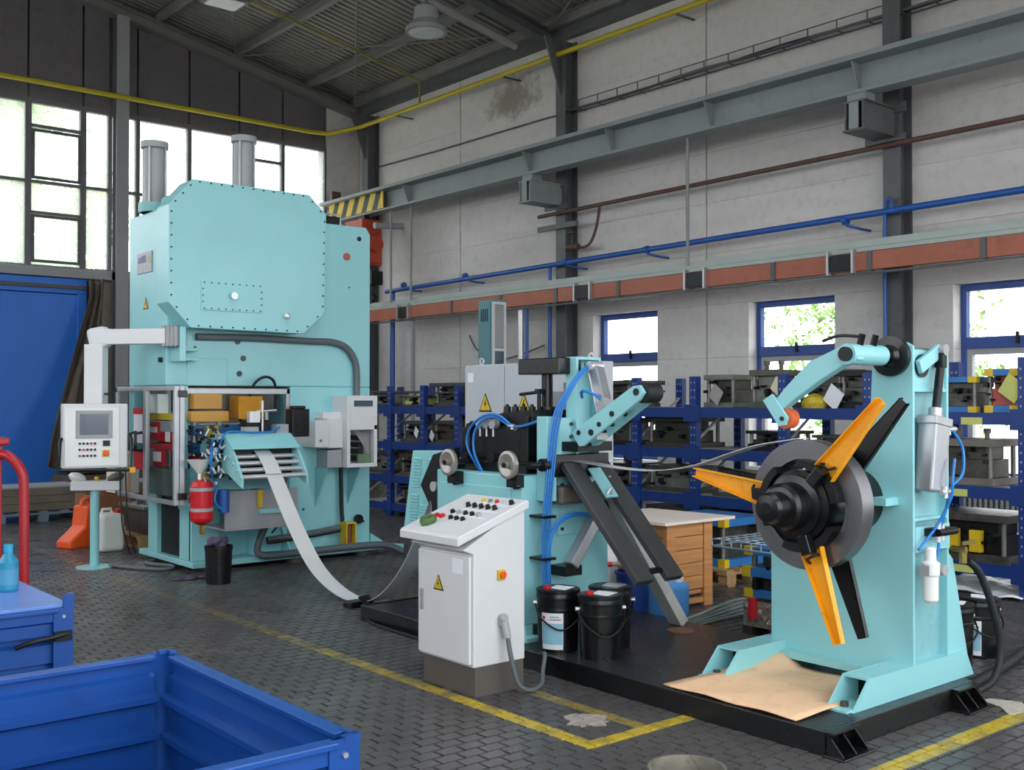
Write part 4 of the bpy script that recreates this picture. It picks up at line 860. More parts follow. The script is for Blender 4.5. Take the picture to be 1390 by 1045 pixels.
# tarpaulin hanging beside the door
t = thing('hanging_tarpaulin', 'grey-brown tarpaulin draped from the wall beside the blue door down to the crates', 'tarpaulin', (6.2, 18.4, .0))
b = B(); n = 20; m_ = 22; V = []
for i in range(n + 1):
    f = i / n; z = 3.62 - f * 3.0 + (.0 if f < .95 else -.1)
    xa = 6.16 - 1.15 * max(0, f - .1) ** 1.05; xb = 6.42 - .3 * f
    for k in range(m_ + 1):
        u = k / m_; V.append((xa + (xb - xa) * u, 18.62 - 1.2 * f * f - .10 * math.sin(u * 17 + f * 3) * (.3 + f) - .05 * math.sin(u * 31 + f * 7), z + .06 * math.sin(u * 9 + f * 8)))
F = [(i * (m_ + 1) + k, i * (m_ + 1) + k + 1, (i + 1) * (m_ + 1) + k + 1, (i + 1) * (m_ + 1) + k) for i in range(n) for k in range(m_)]
o = part('tarpaulin_sheet', B().add(V, F, True), TARP, t); md = o.modifiers.new('solid', 'SOLIDIFY'); md.thickness = .01
b = B()
for i in range(14): b.lathe([(.001, 0), (.2, .04), (.17, .12), (.001, .2)], (5.9 + rnd.uniform(-.45, .5), 17.3 + rnd.uniform(-.3, .3), rnd.uniform(.3, .55)), (rnd.uniform(-.3, .3), rnd.uniform(-.3, .3), 1), 9)
b.box(5.3, 6.5, 16.9, 17.7, 0, .45); part('folded_bundle', b, TARP, t)

# ------------------------------------------------------------------ platform under the leveller and coil stand
PZ = .11
t = thing('machine_platform', 'low black steel platform with tread plate under coil stand and roll machine', 'platform', (4.85, 4.8, 0))
part('deck_plate', B().box(4.2, 5.55, 2.84, 6.7, .095, PZ), TREAD, t)
part('front_beam', B().box(4.185, 4.2, 2.83, 6.75, .0, PZ + .002), BLACK, t, bev=.003); part('rear_beam', B().box(5.55, 5.565, 2.83, 6.75, 0, PZ), BLACK, t)
part('end_beam', B().box(4.2, 5.55, 2.83, 2.845, 0, PZ + .002), BLACK, t, bev=.003); part('end_beam', B().box(4.2, 5.55, 6.735, 6.75, 0, PZ), BLACK, t)
for x, sx in ((4.3, -1), (5.42, 1)):
    f = part('corner_foot', B().box(x - .13, x + .13, 2.72, 2.83, 0, .012), BLACK, t, bev=.003)
    for q in (-.1, 0, .1): part('foot_gusset', B().prism([(2.83, PZ), (2.83, .012), (2.74, .012)], 'x', x + q - .005, x + q + .005), BLACK, f)
    part('foot_top', B().box(x - .11, x + .11, 2.79, 2.83, PZ - .01, PZ), BLACK, f)
t = part('wet_concrete_patch', B().prism([(5.45, 2.6), (5.6, 2.55), (5.72, 2.66), (5.66, 2.8), (5.58, 2.82), (5.56, 2.7)], 'z', .003, .008), CONC, fl)
cs = thing('cardboard_sheet', 'tan cardboard sheet lying on the black platform in front of the coil stand', 'cardboard', (4.7, 3.35, PZ))
b = B(); V = []; n = 14
for i in range(n + 1):
    for k in range(n + 1):
        u, v = i / n, k / n; x = 4.21 + .86 * u; y = 3.0 + .72 * v + (.1 * (1 - u) * v)
        V.append((x, y, PZ + .006 + .09 * max(0, v - .8) * 5 * u ** 2 * .9 + .008 * math.sin(u * 5 + v * 7) ** 2))
F = [(i * (n + 1) + k, (i + 1) * (n + 1) + k, (i + 1) * (n + 1) + k + 1, i * (n + 1) + k + 1) for i in range(n) for k in range(n)]
o = part('sheet', B().add(V, F, True), CARD, cs); md = o.modifiers.new('solid', 'SOLIDIFY'); md.thickness = .004; md.offset = 1

# ------------------------------------------------------------------ coil stand (decoiler)
dc = thing('coil_stand', 'turquoise coil stand carrying a steel coil between amber guide blades', 'decoiler', (5.25, 3.35, PZ))
XP = 5.1
part('front_plate', B().prism([(2.92, .16), (3.80, .16), (3.80, .72), (3.16, 1.56), (3.145, 1.86), (2.95, 1.9), (2.915, 1.88)], 'x', XP, XP + .02), TEAL, dc, bev=.004)
part('side_plate', B().add([(XP + .02, 2.96, .24), (5.46, 2.96, .24), (5.46, 2.96, 1.87), (XP + .02, 2.96, 1.87), (XP + .02, 2.975, .24), (5.46, 2.975, .24), (5.46, 2.975, 1.87), (XP + .02, 2.975, 1.87)], [(0, 1, 2, 3), (7, 6, 5, 4), (0, 4, 5, 1), (3, 2, 6, 7), (1, 5, 6, 2), (0, 3, 7, 4)]), TEALD, dc)
part('rear_plate', B().prism([(2.92, .16), (3.80, .16), (3.80, .72), (3.16, 1.56), (3.145, 1.86), (2.915, 1.88)], 'x', 5.44, 5.46), TEAL, dc, bev=.004)
for y in (2.93, 3.7): part('rear_web', B().prism([(5.46, .24), (5.70, .12), (5.52, .75), (5.46, .8)], 'y', y, y + .02), TEAL, dc)
part('top_web', B().box(XP + .02, 5.44, 2.93, 2.945, 1.66, 1.86), TEAL, dc); part('cross_shelf', B().box(XP + .02, 5.44, 2.92, 3.1, 1.645, 1.66), TEAL, dc)
part('cross_shelf', B().box(XP + .02, 5.44, 2.92, 3.1, .98, .995), TEAL, dc); part('valve_panel', B().box(XP + .02, 5.46, 2.915, 2.925, .82, .95), TEAL, dc)
for y, nm in ((2.985, 'r'), (3.77, 'l')):
    # foot: box channel whose front end is cut at 45 degrees and open
    a0, a1 = y - .075, y + .075
    f = part('foot_channel', B().prism([(4.54, PZ), (5.70, PZ), (5.62, .25), (4.68, .25)], 'y', a0, a0 + .012), TEAL, dc)
    part('channel_side', B().prism([(4.54, PZ), (5.70, PZ), (5.62, .25), (4.68, .25)], 'y', a1 - .012, a1), TEAL, f); part('channel_top', B().box(4.68, 5.62, a0 + .012, a1 - .012, .238, .249), TEAL, f); part('channel_bottom', B().box(4.5, 5.70, a0 + .012, a1 - .012, PZ + .001, PZ + .012), TEAL, f)
    part('anchor_bolt', B().cyl((4.58, y, PZ + .012), (4.58, y, PZ + .035), .022, n=6), DSTEEL, f)
    part('channel_plug', B().box(4.8, 4.81, a0 + .012, a1 - .012, PZ + .012, .238), BLACKM, f)
part('sill_plate', B().box(XP - .05, XP, 3.06, 3.7, .16, .2), TEAL, dc)
# mandrel and coil, axis along X
CY, CZ = 3.255, 1.07
def ax_lathe(prof, x): return B().lathe(prof, (x, CY, CZ), (-1, 0, 0), 48)
part('spindle_housing', ax_lathe([(.17, 0), (.17, .12), (.12, .14), (.12, .22)], XP), BLACK, dc)
part('mandrel', ax_lathe([(.18, 0), (.18, .27), (.155, .28), (.155, .31), (.12, .32), (.12, .36)], 4.86), BLACK, dc)
part('mandrel_cap', ax_lathe([(.12, 0), (.118, .1), (.118, .125), (.1, .14), (.078, .145), (.078, .225), (.066, .245), (.03, .25), (.02, .25)], 4.58), BLACK, dc)
co = part('steel_coil', B().lathe([(.235, 0), (.33, 0), (.33, .1), (.235, .1)], (4.75, CY, CZ), (-1, 0, 0), 72, close=True), COILS, dc)
b = B()
for i in range(11):
    r_ = .245 + i * .0078; b.lathe([(r_, 0), (r_, .1008 + .0006 * (i % 3)), (r_ + .003, .1008 + .0006 * (i % 3)), (r_ + .003, 0)], (4.75, CY, CZ), (-1, 0, 0), 72, close=True)
part('coil_windings', b, COILS, co, kind='stuff')
for k, a in enumerate((131, 11, 251)):
    A = R(a); u = Vector((0, math.cos(A), math.sin(A))); v = Vector((0, -math.sin(A), math.cos(A)))
    def Q(r_, s_, x): p = u * r_ + v * s_; return (x, CY + p.y, CZ + p.z)
    # expanding shoe: curved segment carrying the coil, arm block, then the blade pair
    sh = B(); m_ = 10; V = []
    for i in range(m_ + 1):
        th = R(-42 + 84 * i / m_)
        for rr, xx in ((.195, 4.58), (.235, 4.58), (.235, 4.82), (.195, 4.82)): V.append((xx, CY + rr * math.cos(A + th), CZ + rr * math.sin(A + th)))
    Fz = [(4 * i + q, 4 * i + (q + 1) % 4, 4 * i + 4 + (q + 1) % 4, 4 * i + 4 + q) for i in range(m_) for q in range(4)] + [(3, 2, 1, 0), (4 * m_, 4 * m_ + 1, 4 * m_ + 2, 4 * m_ + 3)]
    sh.add(V, Fz); s_ = part('expander_shoe', sh, BLACKM, dc)
    part('shoe_link', B().bar(Q(.1, 0, 4.7), Q(.2, 0, 4.7), .11, .07, up=(1, 0, 0)), BLACK, s_, bev=.006)
    part('slide_block', B().bar(Q(.15, 0, 4.57), Q(.25, 0, 4.57), .06, .06, up=(1, 0, 0)), BLACK, s_, bev=.006)
    def blade(xf, xb):
        bl = B(); r0, r1 = .20, .70; w0, w1 = .065, .024; th = .005
        P = lambda r_, s_, x: Q(r_, s_, x)
        V = [P(r0, -w0, xf), P(r1, -w1, xf), P(r1, w1, xf), P(r0, w0, xf), P(r0, -w0, xf + th), P(r1, -w1, xf + th), P(r1, w1, xf + th), P(r0, w0, xf + th)]
        bl.add(V, [(0, 1, 2, 3), (7, 6, 5, 4), (0, 4, 5, 1), (1, 5, 6, 2), (2, 6, 7, 3), (3, 7, 4, 0)])
        for e in (-1, 1):
            V = [P(r0, e * w0, xf), P(r1, e * w1, xf), P(r1, e * w1, xb), P(r0, e * w0, xb), P(r0, e * (w0 - th), xf), P(r1, e * (w1 - th), xf), P(r1, e * (w1 - th), xb), P(r0, e * (w0 - th), xb)]
            bl.add(V, [(0, 1, 2, 3), (7, 6, 5, 4), (0, 4, 5, 1), (1, 5, 6, 2), (2, 6, 7, 3), (3, 7, 4, 0)])
        return bl
    y_ = part('guide_blade', blade(4.615, 4.585), YELLOW, dc)
    part('blade_clip', B().tube([Q(.26, -.03, 4.6), Q(.26, -.03, 4.57), Q(.27, .02, 4.565), Q(.29, .03, 4.6)], .008, 6), BLACKM, y_)
    part('rear_blade', blade(4.80, 4.83), BLACK, dc)
b = B()
for k in range(6):
    a = R(40 + 60 * k)
    for r_, xx in ((.215, 4.56),): b.lathe([(.01, 0), (.008, .008), (.001, .01)], (xx - .0, CY + r_ * math.cos(a) * .6, CZ + r_ * math.sin(a) * .6), (-1, 0, 0), 8)
part('cap_screws', b, STEEL, dc, kind='stuff')
part('brake_disc', B().lathe([(.15, 0), (.2, 0), (.2, .02), (.15, .02)], (4.845, CY, CZ), (-1, 0, 0), 48, close=True), BLACKM, dc)
part('spindle_bracket', B().box(4.98, XP, 3.0, 3.14, 1.06, 1.1), TEAL, dc)
# hold-down arm with orange roller
py_, pz_ = 3.03, 1.83
part('pivot_flange', B().lathe([(.105, 0), (.105, .03), (.06, .035), (.045, .06), (.045, .13)], (XP, py_, pz_), (-1, 0, 0), 32), BLACK, dc)
part('pivot_shaft', B().cyl((XP + .02, py_, pz_), (5.5, py_, pz_), .05), BLACKM, dc)
am = part('hold_down_arm', B().prism([(2.98, 1.855), (3.08, 1.87), (3.26, 1.80), (3.42, 1.66), (3.50, 1.57), (3.46, 1.53), (3.36, 1.60), (3.2, 1.70), (3.06, 1.775), (2.98, 1.80)], 'x', 4.70, 4.76), TEAL, dc, bev=.006)
part('arm_hub', B().cyl((4.99, py_, pz_), (4.68, py_, pz_), .052), TEAL, am); part('hub_end', B().cyl((4.685, py_, pz_), (4.66, py_, pz_), .036), BLACKM, am)
for x in (4.78, 4.9): part('clamp_handle', B().cyl((x, 3.02, 1.87), (x - .005, 3.0, 1.93), .017, n=12), BLACK, am)
part('sensor_cable', B().tube([(4.78, 3.02, 1.92), (4.72, 3.1, 1.925), (4.7, 3.18, 1.9)], .009, 6, 4), RUBBER, am)
for x in (4.69, 4.775): part('roller_fork', B().prism([(3.54, 1.60), (3.48, 1.635), (3.38, 1.51), (3.395, 1.47), (3.44, 1.465)], 'x', x - .008, x + .008), TEAL, am, bev=.003)
part('orange_roller', B().cyl((4.70, 3.415, 1.505), (4.765, 3.415, 1.505), .052), mat('orange_rubber', '#d9622e', .55), am); part('roller_pin', B().cyl((4.675, 3.415, 1.505), (4.79, 3.415, 1.505), .012, n=10), BLACK, am)
# crank, air cylinder, valves on the right side
cr = part('crank_lever', B().bar((5.14, 2.905, 1.77), (5.34, 2.9, 1.865), .025, .07), TEAL, dc, bev=.004)
part('crank_pin', B().cyl((5.335, 2.86, 1.865), (5.335, 2.93, 1.865), .03), GREYM, cr); part('clevis', B().box(5.305, 5.355, 2.865, 2.915, 1.77, 1.85), BLACKM, cr, bev=.006)
part('dark_bearing', B().cyl((5.2, 2.929, 1.78), (5.2, 2.915, 1.78), .06), BLACK, cr)
cy = part('air_cylinder', B().bar((5.2, 2.88, 1.13), (5.25, 2.88, 1.5), .15, .1, up=(0, 1, 0)), SILVER, dc, bev=.012)
part('cylinder_head', B().bar((5.247, 2.88, 1.47), (5.254, 2.88, 1.515), .17, .11, up=(0, 1, 0)), SILVER, cy, bev=.006); part('piston_rod', B().cyl((5.255, 2.88, 1.52), (5.325, 2.888, 1.78), .022, n=12), BLACKM, cy); part('rod_nut', B().cyl((5.25, 2.88, 1.51), (5.26, 2.88, 1.56), .035, n=12), SILVER, cy)
part('air_fitting', B().cyl((5.3, 2.85, 1.45), (5.4, 2.85, 1.45), .014, n=8).box(5.3, 5.34, 2.84, 2.88, 1.42, 1.46), STEEL, cy); part('air_fitting', B().cyl((5.2, 2.82, 1.13), (5.3, 2.82, 1.13), .014, n=8).cyl((5.24, 2.82, 1.1), (5.24, 2.82, 1.16), .014, n=8), STEEL, cy)
part('blue_air_hose', B().tube([(5.36, 2.84, 1.44), (5.42, 2.82, 1.35), (5.38, 2.8, 1.22), (5.3, 2.82, 1.15), (5.27, 2.83, 1.05), (5.25, 2.86, .92), (5.24, 2.86, .82), (5.2, 2.88, .72)], .008, 6, 6), HOSE, dc); part('blue_air_hose', B().tube([(5.3, 2.8, 1.3), (5.26, 2.79, 1.2), (5.26, 2.8, 1.1), (5.22, 2.86, .95), (5.1, 2.89, .84)], .008, 6, 6), HOSE, dc)
vb = part('hand_valve', B().box(5.2, 5.38, 2.86, 2.915, .9, .94).cyl((5.22, 2.85, .92), (5.4, 2.85, .92), .02, n=10), BLACKM, dc, bev=.003); part('valve_fitting', B().cyl((5.24, 2.86, .87), (5.24, 2.86, .98), .016, n=8).cyl((5.28, 2.86, .88), (5.28, 2.86, .96), .014, n=8), STEEL, vb)
fr = part('air_filter', B().lathe([(.02, 0), (.038, .02), (.04, .14), (.046, .15), (.046, .21), (.03, .22), (.028, .28), (.02, .29)], (5.18, 2.87, .56), (0, 0, 1), 18), WHITE, dc); part('filter_gauge', B().cyl((5.24, 2.85, .73), (5.24, 2.82, .73), .028, n=14).box(5.13, 5.27, 2.85, 2.9, .71, .76), GREYM, fr)
part('shutoff_tap', B().cyl((5.55, 2.95, .8), (5.55, 2.87, .8), .02, n=10).box(5.5, 5.62, 2.86, 2.87, .83, .85).cyl((5.55, 2.89, .73), (5.55, 2.89, .8), .022, n=10), mat('brass_fitting', '#a08850', .35, .8), dc)
part('supply_hose', B().tube([(5.58, 2.88, .74), (5.68, 2.86, .66), (5.75, 2.82, .45), (5.78, 2.8, .25), (5.7, 2.8, .1), (5.6, 2.84, .05)], .02, 8, 6), RUBBER, dc)

# ------------------------------------------------------------------ leveller
lv = thing('strip_leveller', 'turquoise roll leveller with black roll block and blue air hoses behind the white desk', 'leveller', (4.7, 5.6, PZ))
part('base_cabinet', B().box(4.33, 5.08, 5.1, 6.0, .2, 1.13), TEAL, lv, bev=.008)
part('base_foot', B().box(4.30, 4.42, 5.02, 5.25, PZ, .14).box(4.36, 4.42, 5.1, 5.22, .14, .2).box(4.98, 5.1, 5.05, 5.25, PZ, .2).box(4.3, 4.42, 5.85, 6.0, PZ, .2).box(4.98, 5.08, 5.85, 6.0, PZ, .2), TEAL, lv, bev=.004)
part('front_door', B().box(4.318, 4.33, 5.2, 5.95, .24, 1.05), TEAL, lv, bev=.004)
part('end_cover', B().box(4.62, 5.06, 5.085, 5.1, .74, 1.1), TEAL, lv, bev=.004)
for z in (.78, 1.06):
    for x in (4.65, 5.03): part('cover_screw', B().cyl((x, 5.086, z), (x, 5.074, z), .011, n=8), BLACK, lv)
# black roll block
rb = part('roll_block', B().box(4.45, 5.0, 5.2, 5.98, 1.13, 1.2).box(4.5, 4.95, 5.28, 5.86, 1.2, 1.46).box(4.48, 4.97, 5.22, 5.3, 1.2, 1.5).box(4.48, 4.97, 5.84, 5.92, 1.2, 1.42), BLACK, lv, bev=.008)
part('head_casting', B().prism([(5.2, 1.46), (5.9, 1.38), (5.9, 1.44), (5.5, 1.52), (5.2, 1.54)], 'x', 4.5, 4.95), BLACKM, rb, bev=.006)
for i in range(4): part('adjusting_screw', B().lathe([(.02, 0), (.028, .01), (.024, .06), (.012, .06), (.012, .075)], (4.62, 5.34 + i * .085, 1.50), (0, 0, 1), 12), BLACKM, rb)
for i in range(3):
    y = 5.56 + i * .07; part('dial_gauge', B().cyl((4.5, y, 1.445), (4.455, y, 1.445), .034, n=18), SILVER, rb); part('gauge_stem', B().cyl((4.47, y, 1.41), (4.47, y, 1.36), .007, n=8), STEEL, rb)
for i, y in enumerate((5.4, 5.55, 5.7, 5.84)): part('level_roll', B().cyl((4.44, y, 1.19 + .03 * (i % 2)), (5.0, y, 1.19 + .03 * (i % 2)), .035), BLACKM, rb)
part('crank_key', B().cyl((4.62, 5.27, 1.5), (4.62, 5.27, 1.66), .014, n=10).cyl((4.62, 5.27, 1.655), (4.62, 5.46, 1.64), .011, n=8).box(4.6, 4.64, 5.25, 5.29, 1.645, 1.675), BLACKM, rb)
part('tube_fitting', B().cyl((4.5, 5.36, 1.42), (4.47, 5.36, 1.43), .02, n=8).cyl((4.47, 5.4, 1.44), (4.47, 5.34, 1.43), .014, n=8), STEEL, rb)
part('blue_air_hose', B().tube([(4.47, 5.36, 1.43), (4.44, 5.46, 1.50), (4.43, 5.6, 1.5), (4.42, 5.74, 1.42), (4.42, 5.78, 1.3), (4.43, 5.68, 1.16), (4.44, 5.62, 1.12)], .009, 6, 6), HOSE, lv); part('blue_air_hose', B().tube([(4.47, 5.38, 1.43), (4.44, 5.5, 1.49), (4.43, 5.62, 1.47), (4.42, 5.7, 1.38), (4.42, 5.7, 1.25), (4.43, 5.62, 1.12)], .009, 6, 6), HOSE, lv); part('blue_air_hose', B().tube([(4.47, 5.33, 1.43), (4.46, 5.22, 1.44), (4.46, 5.1, 1.47)], .01, 6, 6), HOSE, lv)
# handwheels
def wheel(y, z, x):
    h = part('handwheel', B().lathe([(.075, .0), (.088, .008), (.088, .03), (.07, .035), (.02, .02), (.02, .05)], (x + .03, y, z), (-1, 0, 0), 32), mat('polished_grey_iron', '#98958f', .35, .5), lv)
    part('wheel_hub', B().cyl((x - .0, y, z), (x - .03, y, z), .016, n=12), BLACK, h); part('wheel_bracket', B().box(x + .03, 4.33, y - .06, y + .04, z - .14, z - .06).cyl((x + .03, y, z), (4.46, y, z), .018, n=10), BLACKM, h); part('locking_knob', B().cyl((x + .05, y - .05, z - .13), (x + .02, y - .05, z - .13), .02, n=10), BLACK, h)
wheel(5.14, 1.2, 4.24); wheel(5.76, 1.19, 4.24)
# entry end: black clevis and tilted louvred cover
part('exit_bracket', B().prism([(5.9, .78), (6.12, .78), (6.3, 1.0), (6.15, 1.22), (5.9, 1.28)], 'x', 4.4, 4.45).prism([(5.9, .78), (6.12, .78), (6.3, 1.0), (6.15, 1.22), (5.9, 1.28)], 'x', 4.85, 4.9).box(4.45, 4.85, 5.95, 6.1, 1.05, 1.12), BLACKM, lv, bev=.004)
for z, y in ((1.0, 6.12), (1.16, 6.0)): part('exit_roll', B().cyl((4.38, y, z), (4.92, y, z), .035), STEEL, lv)
lp = part('louvred_cover', B().prism([(6.44, 1.23), (6.86, 1.215), (6.98, .62), (6.62, .5), (6.42, .78), (6.58, .9)], 'x', 4.72, 4.76), TEAL, lv, bev=.004)
for c_ in range(2):
    for i in range(21):
        z = 1.15 - i * .024 - (.04 if i > 9 else 0); sh_ = (1.2 - z) * .2; y = 6.53 + sh_ * .75 + c_ * .19
        if z < .82 and c_ == 0: y += .06
        part('louvre', B().prism([(4.72, z), (4.705, z + .004), (4.72, z + .016)], 'y', y, y + .1) if False else B().add([(4.719, y, z), (4.719, y + .1, z), (4.704, y + .1, z + .004), (4.704, y, z + .004), (4.719, y, z + .017), (4.719, y + .1, z + .017)], [(0, 1, 2, 3), (3, 2, 5, 4), (0, 3, 4), (1, 5, 2)]), TEAL, lp)
part('cover_support', B().box(4.74, 4.84, 6.5, 6.66, PZ, .62), BLACKM, lv)
# gantry with black posts
gy = part('gantry_beam', B().box(4.6, 4.8, 5.06, 5.46, 1.77, 1.875), BLACK, lv, bev=.006); part('gantry_post', B().cyl((4.7, 5.28, 1.5), (4.7, 5.28, 1.78), .037), BLACK, gy); part('post_collar', B().cyl((4.7, 5.28, 1.48), (4.7, 5.28, 1.56), .06), BLACK, gy)
part('gear_unit', B().box(4.86, 5.0, 5.2, 5.45, 1.4, 1.66).lathe([(.05, 0), (.05, .06), (.03, .06), (.03, .14)], (4.93, 5.3, 1.66), (0, 0, 1), 16), GREYM, gy, bev=.01); part('gear_unit_fitting', B().lathe([(.03, 0), (.03, .05), (.02, .06), (.02, .1)], (4.95, 5.14, 1.62), (0, 0, 1), 16), GREYM, gy)
# turquoise mast, pinch arm, cylinder
part('mast', B().box(4.70, 4.72, 5.0, 5.1, 1.1, 1.88).box(4.72, 4.92, 5.085, 5.1, 1.1, 1.88).box(4.90, 4.92, 5.0, 5.085, 1.1, 1.88).box(4.72, 4.9, 5.0, 5.085, 1.86, 1.88), TEAL, lv, bev=.004)
part('mast_foot', B().box(4.45, 4.53, 5.0, 5.1, .97, 1.5).box(4.53, 4.72, 5.03, 5.1, 1.25, 1.49), TEAL, lv, bev=.005)
for z in (1.3, 1.37, 1.45): part('mast_bolt', B().cyl((4.68, 5.031, z), (4.68, 5.02, z), .013, n=8), BLACK, lv)
part('mast_bore', B().cyl((4.78, 5.0, 1.83), (4.78, 4.992, 1.83), .012, n=10), BLACK, lv)
for x in (4.60, 4.715):
    am = part('pinch_arm', B().prism([(4.93, 1.40), (4.86, 1.315), (4.82, 1.32), (4.35, 1.60), (4.31, 1.645), (4.345, 1.69), (4.40, 1.685)], 'x', x - .012, x + .012), TEAL, lv, bev=.004)
    for y, z, r_ in ((4.37, 1.65, .022), (4.57, 1.52, .018), (4.68, 1.455, .016), (4.75, 1.405, .02), (4.86, 1.4, .016)): part('arm_bore', B().cyl((x - .011, y, z), (x - .018, y, z), r_, n=12), BLACK, am)
part('arm_spacer', B().box(4.61, 4.705, 4.5, 4.58, 1.54, 1.57), GREYM, lv); part('arm_spacer', B().box(4.61, 4.705, 4.72, 4.8, 1.36, 1.40), GREYM, lv); part('pinch_roller', B().cyl((4.615, 4.355, 1.645), (4.74, 4.355, 1.645), .06), RUBBER, lv); part('pivot_block', B().box(4.6, 4.9, 4.88, 5.1, 1.28, 1.34), BLACKM, lv)
ac = part('air_cylinder', B().bar((4.82, 4.94, 1.80), (4.735, 4.78, 1.57), .075, .075, up=(1, 0, 0)), SILVER, lv, bev=.008); part('cylinder_mount', B().cyl((4.76, 4.95, 1.82), (4.87, 4.95, 1.82), .032, n=14), STEEL, ac); part('cylinder_end', B().bar((4.74, 4.79, 1.585), (4.72, 4.75, 1.53), .09, .085, up=(1, 0, 0)), GREYM, ac)
part('tie_rod', B().cyl((4.77, 4.96, 1.77), (4.69, 4.8, 1.53), .007, n=6), STEEL, ac)
# infeed rolls and folded threading table (dark rails) with its prop
part('infeed_rolls', B().box(4.48, 4.98, 4.99, 5.1, 1.12, 1.26), BLACK, lv, bev=.005); part('roll_shaft', B().cyl((4.3, 5.0, 1.2), (4.5, 5.0, 1.2), .02, n=10).cyl((4.4, 5.0, 1.2), (4.45, 5.0, 1.2), .04, n=12), BLACKM, lv)
for x0_, x1_ in ((4.56, 4.70), (4.82, 4.96)):
    d0, d1 = Vector((0, 4.97, 1.21)), Vector((0, 4.33, .55)); nn = Vector((0, .714, -.70)) * .045
    tr = B(); V = []
    for x in (x0_, x1_):
        for p in (d0, d1, d1 + nn, d0 + nn): V.append((x, p.y, p.z))
    tr.add(V, [(0, 1, 2, 3), (7, 6, 5, 4), (0, 4, 5, 1), (1, 5, 6, 2), (2, 6, 7, 3), (3, 7, 4, 0)])
    part('table_rail', tr, mat('dark_grey_table_paint', '#3d3e40', .45, var=.12, scale=6), lv, bev=.005)
part('table_hinge', B().bar((4.76, 4.9, 1.17), (4.76, 4.74, 1.0), .1, .012, up=(0, .7, .7)), TEAL, lv); part('hinge_eye', B().tube([(4.72, 4.74, 1.02), (4.74, 4.73, 1.06), (4.76, 4.74, 1.02)], .008, 6, 4), STEEL, lv)
part('table_prop', B().bar((4.85, 4.93, 1.1), (5.47, 4.82, .115), .075, .11, up=(0, -1, 0)), mat('cast_grey_bar', '#a8a7a3', .5, .1, var=.2), lv, bev=.004)
part('cross_tie', B().bar((4.6, 4.40, .585), (4.95, 4.40, .585), .04, .03), BLACKM, lv)
bc = part('lift_cylinder', B().bar((4.63, 4.98, .56), (4.87, 4.98, .88), .075, .08, up=(0, 1, 0)), SILVER, lv, bev=.01); part('cylinder_foot', B().box(4.56, 4.7, 4.95, 5.1, .5, .56), BLACKM, bc); part('cylinder_yoke', B().bar((4.86, 4.98, .86), (4.92, 4.97, .95), .06, .09, up=(0, 1, 0)), BLACKM, bc)
part('cable_duct', B().box(4.54, 4.76, 4.97, 5.085, .945, 1.06), DGREY, lv, bev=.02)
for i in range(4):
    q = i * .019
    part('blue_air_hose', B().tube([(4.79 - q * .3, 4.965, 1.835 - q * .4), (4.67, 4.95, 1.77 - q * .6), (4.58 + q * .4, 4.955, 1.67 - q * .4), (4.49 + q, 4.965, 1.54), (4.45 + q, 4.97, 1.38), (4.43 + q, 4.975, 1.18), (4.405 + q, 4.98, .93), (4.40 + q, 4.985, .7), (4.42 + q, 5.0, .45)], .0065, 6, 6), HOSE, lv)
part('blue_air_hose', B().tube([(4.72, 4.97, 1.62), (4.66, 4.9, 1.66), (4.7, 4.8, 1.62), (4.72, 4.74, 1.52)], .01, 6, 6), HOSE, lv)
for i in range(2): part('blue_air_hose', B().tube([(4.44 + i * .015, 4.985, .5), (4.45 + i * .015, 4.985, .72), (4.52 + i * .01, 4.98, .84 - i * .012), (4.62, 4.97, .885 - i * .014), (4.75, 4.965, .88 - i * .012), (4.85, 4.96, .84)], .009, 6, 6), HOSE, lv)
part('blue_air_hose', B().tube([(4.62, 5.06, 1.0), (4.66, 5.04, 1.06), (4.75, 5.03, 1.09), (4.86, 5.04, 1.06), (4.9, 5.05, .98)], .009, 6, 6), HOSE, lv)
for z in (.62, .88): part('hose_tie', B().box(4.39, 4.49, 4.96, 5.1, z - .008, z + .008), BLACK, lv)

# ------------------------------------------------------------------ white operator desk
dk = thing('control_desk', 'light grey sloping operator desk on a dark plinth in the foreground', 'control desk', (3.73, 4.82, 0))
part('plinth', B().box(3.56, 3.90, 4.58, 5.06, 0, .165), DGREY, dk, bev=.004)
part('desk_cabinet', B().prism([(3.54, .165), (3.90, .165), (3.90, 1.02), (3.47, .80), (3.54, .77)], 'y', 4.57, 5.07), GREYP, dk, bev=.006)
part('cabinet_door', B().box(3.52, 3.54, 4.585, 5.06, .18, .76), GREYP, dk, bev=.006)
lid = part('desk_lid', B().prism([(3.42, .825), (3.42, .865), (3.43, .878), (3.90, 1.045), (3.915, 1.04), (3.915, 1.0)], 'y', 4.55, 5.10), GREYP, dk, bev=.006)
part('door_lock', B().box(3.512, 3.52, 5.005, 5.03, .42, .54), SILVER, dk, bev=.003); part('lock_insert', B().box(3.508, 3.512, 5.01, 5.025, .49, .53), GREYM, dk)
part('data_sheet', B().box(3.516, 3.5195, 4.64, 4.73, .66, .74), PAPER, dk); warn_triangle(dk, (3.5195, 4.86, .585), (0, -1, 0), (-1, 0, 0), .085)
sw = part('main_switch', B().box(3.70, 3.75, 4.555, 4.57, .62, .675), YELLOW2, dk, bev=.003); part('switch_knob', B().cyl((3.725, 4.556, .65), (3.725, 4.535, .65), .018, n=14).box(3.722, 3.728, 4.53, 4.545, .632, .668), ORANGE, sw)
sk = part('socket', B().box(3.705, 3.755, 4.55, 4.57, .37, .42), GREYM, dk, bev=.004); part('plug_body', B().cyl((3.73, 4.545, .40), (3.735, 4.52, .31), .022, n=12), GREYM, sk); part('plug_cap', B().cyl((3.728, 4.55, .41), (3.728, 4.535, .42), .025, n=12), GREYM, sk)
